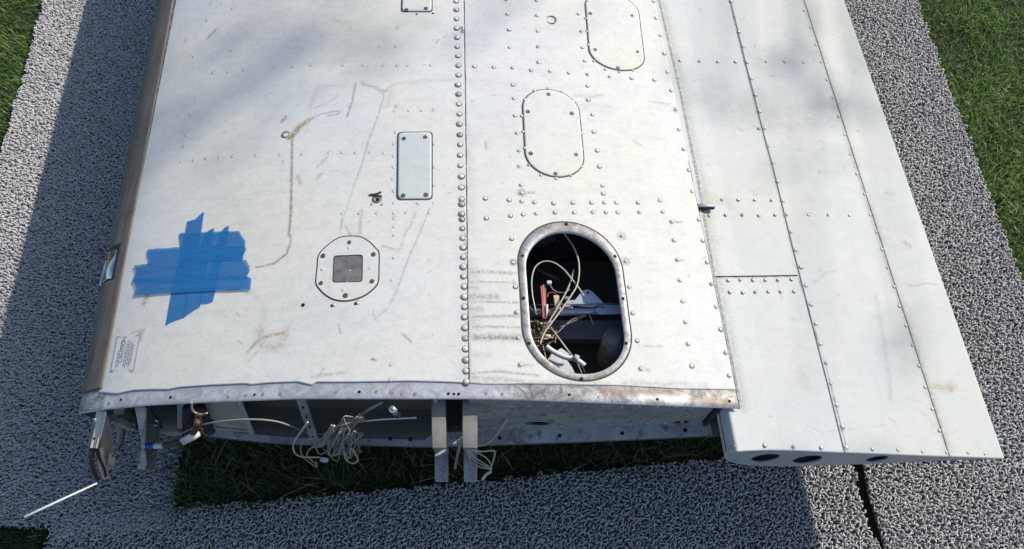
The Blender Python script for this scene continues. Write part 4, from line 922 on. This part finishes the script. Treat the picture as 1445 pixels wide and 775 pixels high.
prism('support_plate', [pz([(770, 515), (776, 502), (792, 492), (803, 500), (800, 509), (812, 526), (806, 534), (786, 528)], .385)], (0, 0, .003), M['white_plastic'], WING)
prism('support_plate', [pz([(772, 512), (778, 503), (786, 503), (783, 509), (797, 513), (794, 517), (774, 516)], .40)], (0, 0, .004), M['white_plastic'], WING)
for p in ([(766, 488), (770, 505), (774, 520)], [(770, 480), (786, 470), (806, 452), (828, 444)], [(812, 505), (820, 525), (826, 535)], [(815, 508), (824, 522), (828, 534)], [(832, 445), (838, 460)], [(790, 462), (806, 455), (826, 446)]): wire(p, .395, .0013, random.choice(('wire_grey', 'wire_tan')))

# ------------------------------------------------------------ root end: wires, hose, brackets
yw = .352
wy = lambda pts, y, r, mat, name='wire', k=6: tube(name, [at_y(p[0], p[1], (p[2] if len(p) > 2 else y)) for p in pts], r, M[mat], WING, k)
wy([(232, 628), (252, 614), (276, 603), (300, 596.5), (345, 592), (385, 594), (412, 602), (440, 614, .40)], .36, .0017, 'wire_grey')
wy([(434, 596), (424, 610), (415, 624), (414, 634), (419, 642), (432, 645), (452, 645)], .345, .0019, 'wire_white'); wy([(446, 618), (430, 622), (424, 632), (428, 645), (440, 655), (447, 659), (446, 651)], .345, .0014, 'wire_tan')
wy([(446, 630), (438, 633), (433, 642), (440, 650), (446, 656)], .346, .0016, 'wire_tan'); wy([(465, 622), (462, 635), (452, 641), (446, 632), (444, 612)], .347, .0016, 'wire_grey')
box('connector', at_y(457.5, 649, .34), (.005, -.0, -.006), (.004, 0, .0035), (0, .004, 0), M['white_plastic'], WING)
for i in range(24):                                                 # hank of ivory wires
    x = 474 + random.random()*34; g = lambda s: random.gauss(0, s*1.25)
    wy([(512 + g(2), 592 + g(2), .372), (497 + g(4), 594 + g(3), .365), (x - 8 + g(3), 612 + g(3)), (x - 12 + g(3), 632 + g(4)), (x - 2 + g(3), 640 + g(4)), (x + 3 + g(2), 625 + g(5)), (x + 6 + g(3), 612 + g(3))], .35 + random.gauss(0, .006), random.uniform(.0007, .0011), random.choice(('wire_white', 'wire_grey', 'wire_grey')), k=5)
wy([(486, 638), (488, 648), (497, 654), (505, 650), (502, 641), (496, 633)], .34, .0018, 'wire_white')
for i in range(9): wy([(470 + random.gauss(0, 2), 605 + random.gauss(0, 3)), (460 + random.gauss(0, 3), 615 + random.gauss(0, 3)), (452 + random.gauss(0, 2), 627 + random.gauss(0, 2))], .348, .0022, random.choice(('wire_white', 'wire_grey')), k=5)
wy([(505, 588, .39), (522, 577, .385), (540, 567, .395)], .39, .0034, 'wire_grey', 'hose'); wy([(512, 594), (545, 591), (588, 589)], .375, .0030, 'steel', 'lever'); wy([(553, 577), (561, 586)], .36, .0062, 'steel', 'bolt', 12)
for a in ((718, 588, 700, 610, 676, 629), (715, 590, 697, 613, 673, 630)): wy([(a[0], a[1], .40), (a[2]+2, a[3]+2, .37), ((a[2]+a[4])/2, 626, .36), (a[4], a[5], .345)], .37, .0017, 'wire_white')
for dx, dy in ((0, 0), (3, -2), (-3, 3), (8, -8)): wy([(660 + dx*.4, 633), (668 + dx, 648 + dy), (680 + dx, 656 + dy), (691 + dx*.3, 661 + dy*.3), (692, 667)], .335, .0016, 'wire_white')
wy([(662, 633), (678, 637), (696, 636), (698, 642), (693, 660)], .335, .0017, 'wire_white'); wy([(692, 666), (686, 670), (681, 676)], .33, .0036, 'white_plastic', 'terminal')
wy([(651, 620), (646, 640), (642, 661)], .345, .0034, 'wire_grey', 'hose')
# brown hose with blue fitting, label wrap and black ribbed duct
wy([(278, 596), (276, 606), (268, 616), (252, 624), (232, 629)], .345, .0060, 'brown', 'hose', 12)
wy([(231, 629), (216, 629.5)], .345, .0058, 'white_plastic', 'fitting', 12); wy([(217, 629.5), (206.5, 629.5)], .345, .0070, 'blue_fit', 'fitting', 12); wy([(206.5, 629.5), (204, 629.5)], .345, .0054, 'steel', 'fitting', 12)
wy([(260, 622), (277, 613)], .342, .0095, 'label_paper', 'label_wrap', 4)
for x0, x1 in (((266, 577), (265, 612)), ((282, 577), (300, 615))):
    for i in range(9):
        f = i/8; wy([(x0[0] + (x1[0]-x0[0])*f, x0[1] + (x1[1]-x0[1])*f), (x0[0] + (x1[0]-x0[0])*(f+.09), x0[1] + (x1[1]-x0[1])*(f+.09))], .392, .0100 if i % 2 else .0116, 'black', 'duct_hose', 12)
wy([(270, 568), (272, 580), (283, 585), (292, 583)], .36, .002, 'wire_tan'); wy([(280, 585), (282, 600), (277, 612)], .358, .004, 'brown', 'hose'); wy([(210, 644), (235, 630), (262, 616)], .35, .0012, 'wire_grey')
# stiffeners seen in the forward bay
def slat(name, x0, y0, x1, y1, wpx, ya, yb, mat):
    a, b = at_y(x0, y0, ya), at_y(x1, y1, yb); hw = wpx/2/F_PX*1.42
    return box(name, (a + b)/2, (hw, 0, 0), (b - a)/2, (0, .003, .001), M[mat], WING, .0008)
slat('stiffener', 424, 560, 447, 630, 14, .412, .374, 'bay'); slat('stiffener', 336, 562, 356, 612, 8, .412, .385, 'inner')
for i in range(4): f = (i + .9)/5; p = at_y(424 + 23*f, 560 + 70*f, .412 - .038*f) + np.array((0, -.0042, 0)); o = bpy.data.objects.new('hole', ME['hole_s']); link(o, WING, p); o.rotation_euler = (1.2, 0, 0)
prism('side_plate', [[tuple(at_y(x, y, yy)) for x, y, yy in [(250, 564, .415), (330, 562, .415), (355, 613, .388), (306, 616, .388), (250, 604, .394)]]], (0, .003, 0), M['inner'], WING)
tube('stiffener', [at_y(304, 603, .384), at_y(348, 608, .384)], .003, M['bay'], WING); tube('stiffener', [at_y(390, 613, .39), at_y(474, 612, .39)], .0014, M['lip'], WING)
box('junction_box', at_y(244, 606, .41), (.022, 0, 0), (0, .01, 0), (0, 0, .020), M['inner'], WING); wy([(221, 592), (224, 596)], .40, .004, 'steel', 'bolt', 10)
# folded sheet bracket at the leading edge, with torn foam inside, and the strut beside it
yb = .345
def fold(name, faces, mat, th=.0018):
    G = []
    for f in faces:
        P = [at_y(x, y, yy) for x, y, yy in f]; nrm = np.cross(P[1]-P[0], P[2]-P[0]); nrm /= np.linalg.norm(nrm)
        n = len(P); G.append((P + [p + nrm*th for p in P], [tuple(range(n-1, -1, -1)), tuple(range(n, 2*n))] + [(i, (i+1) % n, n+(i+1) % n, n+i) for i in range(n)]))
    V, Fc = merge(G); return obj(name, V, Fc, mat, WING, False)
fold('channel_bracket', [[(136, 581, .40), (150, 580, .40), (139, 633, .335), (127, 632, .335)], [(150, 580, .40), (161, 626, .385), (158, 660, .365), (150, 668, .345), (139, 633, .335)]], M['beige'])
tube('bracket_edge', [at_y(150, 580, .398), at_y(139, 633, .333)], .0022, M['steel'], WING, 6)
o = stick('hole', 'hole_s', 240.7, 560.7, WING); p = at_y(134, 618, .347); o.location = Vector(p) - world_origin(WING) + Vector((0, -.002, .003)); o.rotation_quaternion = (1, 0, 0, 0)
wy([(131, 634), (129, 648), (132, 664), (138, 676)], .338, .005, 'brown', 'rubber_strip', 8); wy([(136, 634), (141, 648), (147, 662), (149, 672)], .336, .003, 'black', 'rubber_strip', 8)
for i in range(10): wy([(142 + random.gauss(0, 2), 640 + random.gauss(0, 4)), (144 + random.gauss(0, 2.5), 656 + random.gauss(0, 3)), (149 + random.gauss(0, 3), 676 + random.gauss(0, 4))], .340, random.uniform(.002, .0042), 'foam', 'torn_foam', 6)
for i in range(6): wy([(156 + random.gauss(0, 2), 645 + random.gauss(0, 4)), (157 + random.gauss(0, 4), 656 + random.gauss(0, 3))], .350, random.uniform(.002, .0045), 'foam', 'torn_foam', 6)
wy([(134, 592), (126, 630), (117, 674)], .35, .0026, 'wire_grey', 'rod'); tube('probe_rod', [at_z(137, 682, .318), at_z(85, 706, .345), at_z(34, 730, .372)], [.0018, .0022, .0024], M['white_plastic'], WING, 10, smooth_path=False)
wy([(176, 606), (173, 625), (168, 634)], .40, .002, 'black', 'wire')
fold('side_plate', [[(160, 575, .42), (176, 575, .42), (174, 630, .41), (166, 634, .40)]], M['inner']); box('latch', at_y(174, 598, .395), (.008, 0, 0), (0, .006, 0), (0, 0, .022), M['inner'], WING)
fold('strut', [[(190, 575, .40), (207, 575, .40), (205, 612, .37), (203, 634, .345), (207, 655, .335), (204, 664, .33), (194, 662, .33), (193, 648, .335), (199, 620, .36)]], M['lip'], .004)
fold('strut', [[(207, 600, .39), (226, 606, .39), (222, 640, .36), (217, 664, .345), (206, 662, .345), (208, 640, .35)]], M['olive'], .002)
wy([(207, 575), (222, 592), (228, 604)], .40, .003, 'dark', 'cable'); wy([(178, 575), (190, 588), (193, 606)], .40, .0025, 'black', 'cable')
# bits of the spar bay
box('spar_block', at_y(640, 610, .42), (.018, 0, 0), (0, .01, 0), (0, 0, .035), M['dark'], WING)
for x in (637, 645, 676): tube('rib_bead', [at_y(x, 600, .405), at_y(x, 615, .405)], .003, M['black'], WING)
tube('stiffener', [at_y(690, 573, .425), at_y(805, 607, .415)], .0022, M['dark'], WING, 6); tube('stiffener', [at_y(875, 574, .425), at_y(864, 606, .418)], .0022, M['dark'], WING, 6)
for x, y in ((705, 617), (789, 617), (877, 613), (968, 606), (511, 622), (552, 621), (580, 622)):
    p = at_y(x, y, float(np.interp(at_y(x, y, .39)[0] + .024, xs, yl)) + .016); xi = p[0] - K*p[1]; o = bpy.data.objects.new('hole', ME['hole']); link(o, WING, (p[0], p[1], float(sec_low(xi)) + .0040))
for i in range(26):
    xi = -.05 + (i % 13)*.036; y = float(y_rib(xi)) - .0012; z = mid(xi, .16 if i < 13 else .80); o = bpy.data.objects.new('rivet', ME['small']); link(o, WING, (xi + K*y, y, z)); o.rotation_euler = (math.pi/2, 0, 0)

# ------------------------------------------------------------ placard on the skin
PLC = quad_outline([(187.5, 522), (195.8, 475), (166.5, 478), (157.5, 523)], .002)
plq = PLC(0, .0018); o = obj('placard', plq + PLC(0, .0008), [tuple(range(len(plq)))] + [(i, (i+1) % len(plq), len(plq)+(i+1) % len(plq), len(plq)+i) for i in range(len(plq))], M['label_paper'], WING, False)
_p = np.array(PLC(0, .0015)); _c2 = _p.mean(0); n = len(_p)
pi_ = list(_p); pf = [tuple(_c2 + (p - _c2)*np.array((1.15, 1.13, 1)) + np.array((random.gauss(0, .0006), random.gauss(0, .0006), 0))) for p in _p]
pf = [(x, y, float(surf_wing(x, y)) + .0015) for x, y, z in pf]
obj('glue_edge', pf + pi_, [(i, (i+1) % n, n+(i+1) % n, n+i) for i in range(n)], simple('old_glue', (.46, .43, .38), .8, var=.5, scale=180), o)
A, B = hit(160.5, 523)[:2], hit(169, 478)[:2]; along = (B - A)/np.linalg.norm(B - A); across = (hit(184, 522)[:2] - A); W_ = np.linalg.norm(across); across /= W_
def text_on(body, f_across, f0, size):
    cu = bpy.data.curves.new('lettering', 'FONT'); cu.body = body; cu.size = size; to = bpy.data.objects.new('t', cu); col.objects.link(to)
    dg = bpy.context.evaluated_depsgraph_get(); me = to.evaluated_get(dg).to_mesh(); V = np.array([v.co[:] for v in me.vertices]); Fc = [tuple(p.vertices) for p in me.polygons]; to.evaluated_get(dg).to_mesh_clear()
    bpy.data.objects.remove(to); L = np.linalg.norm(B - A)
    P = A[None] + along[None]*(f0*L + V[:, :1]) + across[None]*(f_across*W_ - V[:, 1:2])
    Z = np.array([float(surf_wing(x, y)) + .0021 for x, y in P]); obj('lettering', np.concatenate([P, Z[:, None]], 1), Fc, M['ink'], o, False)
text_on('CAUTION', .44, .22, .0125)
for k, (f, a, b) in enumerate(((.10, .08, .62), (.20, .10, .92), (.56, .12, .88), (.66, .06, .93), (.76, .16, .86), (.86, .10, .90), (.95, .2, .8))):
    Q = []; t = a
    while t < b:
        e = min(t + rs.uniform(.05, .12), b); Q.append((t, e)); t = e + .025
    G = []
    for t, e in Q:
        c = [A + along*(q*np.linalg.norm(B - A)) + across*(f*W_ + s) for q, s in ((t, -.0007), (e, -.0007), (e, .0007), (t, .0007))]
        G.append(([(x, y, float(surf_wing(x, y)) + .0021) for x, y in c], [(0, 1, 2, 3)]))
    V, Fc = merge(G); obj('lettering', V, Fc, M['ink'], o, False)

# ------------------------------------------------------------ blue tape patch (a thing of its own, stuck on the skin)
tp = hit(272, 385); TAPE = empty('masking_tape_patch', tp, 'patch of torn blue masking tape strips stuck crosswise on the white skin', 'masking tape')
T0 = lambda x, y: (170 + x/3.875, 280 + y/3.875)
def strip(poly, h):
    P = [];
    for i in range(len(poly)):
        a, b = np.array(poly[i]), np.array(poly[(i+1) % len(poly)]); nseg = max(1, int(np.linalg.norm(b-a)/14))
        rag = .9 if np.linalg.norm(b-a) < 90 else .35
        for k in range(nseg): q = a + (b-a)*k/nseg; P.append(q + (rng.normal(0, rag, 2) if k else 0))
    W3 = [hit(*T0(*q)) for q in P]; tri = tessellate_polygon([[Vector((p[0], p[1], 0)) for p in W3]])
    bm = bmesh.new(); vs = [bm.verts.new((p[0], p[1], 0)) for p in W3]
    for t in tri:
        try: bm.faces.new([vs[i] for i in t])
        except ValueError: pass
    bmesh.ops.subdivide_edges(bm, edges=[e for e in bm.edges if e.calc_length() > .012], cuts=4, use_grid_fill=True)
    bmesh.ops.triangulate(bm, faces=bm.faces)
    for v in bm.verts: v.co.z = float(surf_wing(v.co.x, v.co.y)) + .0017 + h + .00012*math.sin(v.co.x*160 + v.co.y*40)*math.sin(v.co.y*210)
    V = [tuple(v.co) for v in bm.verts]; bm.verts.index_update(); Fc = [tuple(v.index for v in f.verts) for f in bm.faces]; bm.free()
    o = obj('tape_strip', V, Fc, M['tape'], TAPE)
    bm = bmesh.new(); bm.from_mesh(o.data); bmesh.ops.recalc_face_normals(bm, faces=bm.faces)
    if sum(f.normal.z for f in bm.faces) < 0: bmesh.ops.reverse_faces(bm, faces=bm.faces)
    bm.to_mesh(o.data); bm.free()
strip([(355,190),(367,128),(410,117),(432,95),(460,75),(443,190),(350,655),(300,672),(247,700),(275,540),(315,360)], .0001)
strip([(462,195),(470,188),(490,175),(515,165),(512,190),(437,597),(410,612),(395,622),(350,655),(343,640),(400,420)], .0004)
strip([(548,195),(556,180),(572,162),(596,153),(594,190),(520,508),(508,566),(490,576),(462,580),(436,580),(440,540),(490,400)], .0007)
strip([(324,198),(335,192),(470,188),(560,184),(652,183),(662,205),(685,235),(684,258),(690,285),(672,318),(674,345),(500,348),(332,352),(330,262),(326,230)], .0011)
strip([(152,283),(240,277),(330,270),(672,262),(680,300),(668,344),(400,350),(155,364),(158,345),(148,318)], .0016)
strip([(76,372),(155,362),(400,350),(690,342),(708,375),(710,400),(696,428),(718,446),(400,452),(88,462),(70,455),(82,430),(90,405)], .0021)
strip([(74,458),(88,440),(400,438),(690,430),(719,444),(716,506),(520,511),(285,522),(80,537),(90,505),(88,480)], .0026)

# ------------------------------------------------------------ the tree between the sun and the wing: its outer sprays throw the soft dapple
TREE = empty('shade_tree', (9.6, 13.4, 0), 'tall loose-leaved tree standing out on the lawn towards the sun', 'tree')
tube('trunk', [(9.6, 13.4, -.05), (9.55, 13.3, 2.5), (9.7, 13.4, 5), (9.6, 13.3, 7.5), (9.7, 13.4, 11.5)], np.interp(np.arange(25), [0, 24], [.26, .06]), simple('tree_bark', (.12, .09, .065), .9, var=.4, scale=8), TREE, 10)
bark = bpy.data.materials['tree_bark']; LV, LF, LT = [], [], []
def leaves(c, r, n):
    for _ in range(n):
        d = Vector((rs.gauss(0, 1), rs.gauss(0, 1), rs.gauss(0, 1))); d = d.normalized()*r*rs.random()**.4; p = Vector(c) + d
        q = Quaternion((rs.gauss(0, 1), rs.gauss(0, 1), rs.gauss(0, 1), rs.gauss(0, 1))).normalized(); L, W2 = rs.uniform(.035, .06), rs.uniform(.014, .024); k = len(LV)
        for v in ((-L, 0, 0), (-L*.2, W2, .004), (L, 0, 0), (-L*.2, -W2, .004)): LV.append(tuple(p + q @ Vector(v)))
        LF.append((k, k+1, k+2, k+3)); LT.extend([rs.uniform(.1, .7)]*4)
DAPPLE = [(235,185,.10,34),(280,165,.14,60),(330,150,.14,70),(385,128,.13,60),(440,95,.12,26),(480,70,.10,10),(270,60,.10,6),
          (1000,140,.14,50),(1050,185,.12,36),(1110,95,.17,60),(1150,150,.17,60),(1210,80,.14,40),(1230,150,.14,40),(740,10,.12,26),(680,35,.10,12),(1150,560,.24,26),(1300,540,.22,26)]
for px, py, r, n in DAPPLE:
    p = Vector(hit(px, py, surf_flap if px > 990 else surf_wing)); t = 11.5 + rs.uniform(-1.2, 1.2); c = p + SUN*t; leaves(c, r*1.15, max(3, int(n*.135)))
    e = Vector((9.65, 13.3, c.z - 1.2 + rs.uniform(-.5, .3))); m_ = e + (c - e)*.5 + Vector((0, 0, .5))
    tube('limb', [tuple(e), tuple(m_), tuple(c)], np.interp(np.arange(13), [0, 12], [.030, .004]), bark, TREE, 5)
for _ in range(130):
    a = rs.uniform(0, 6.28); rr = rs.uniform(.2, 2.6); z = rs.uniform(6.5, 13); leaves((9.7 + rr*math.cos(a)*(1.3 - (z-6)/9), 14.4 + rr*math.sin(a)*(1.3 - (z-6)/9), z), .45, 60)
o = obj('crown', LV, LF, M['grass'], TREE); tone_attr(o.data, LT)

print('objects', len(bpy.data.objects), 'faces', sum(len(m.polygons) for m in bpy.data.meshes))
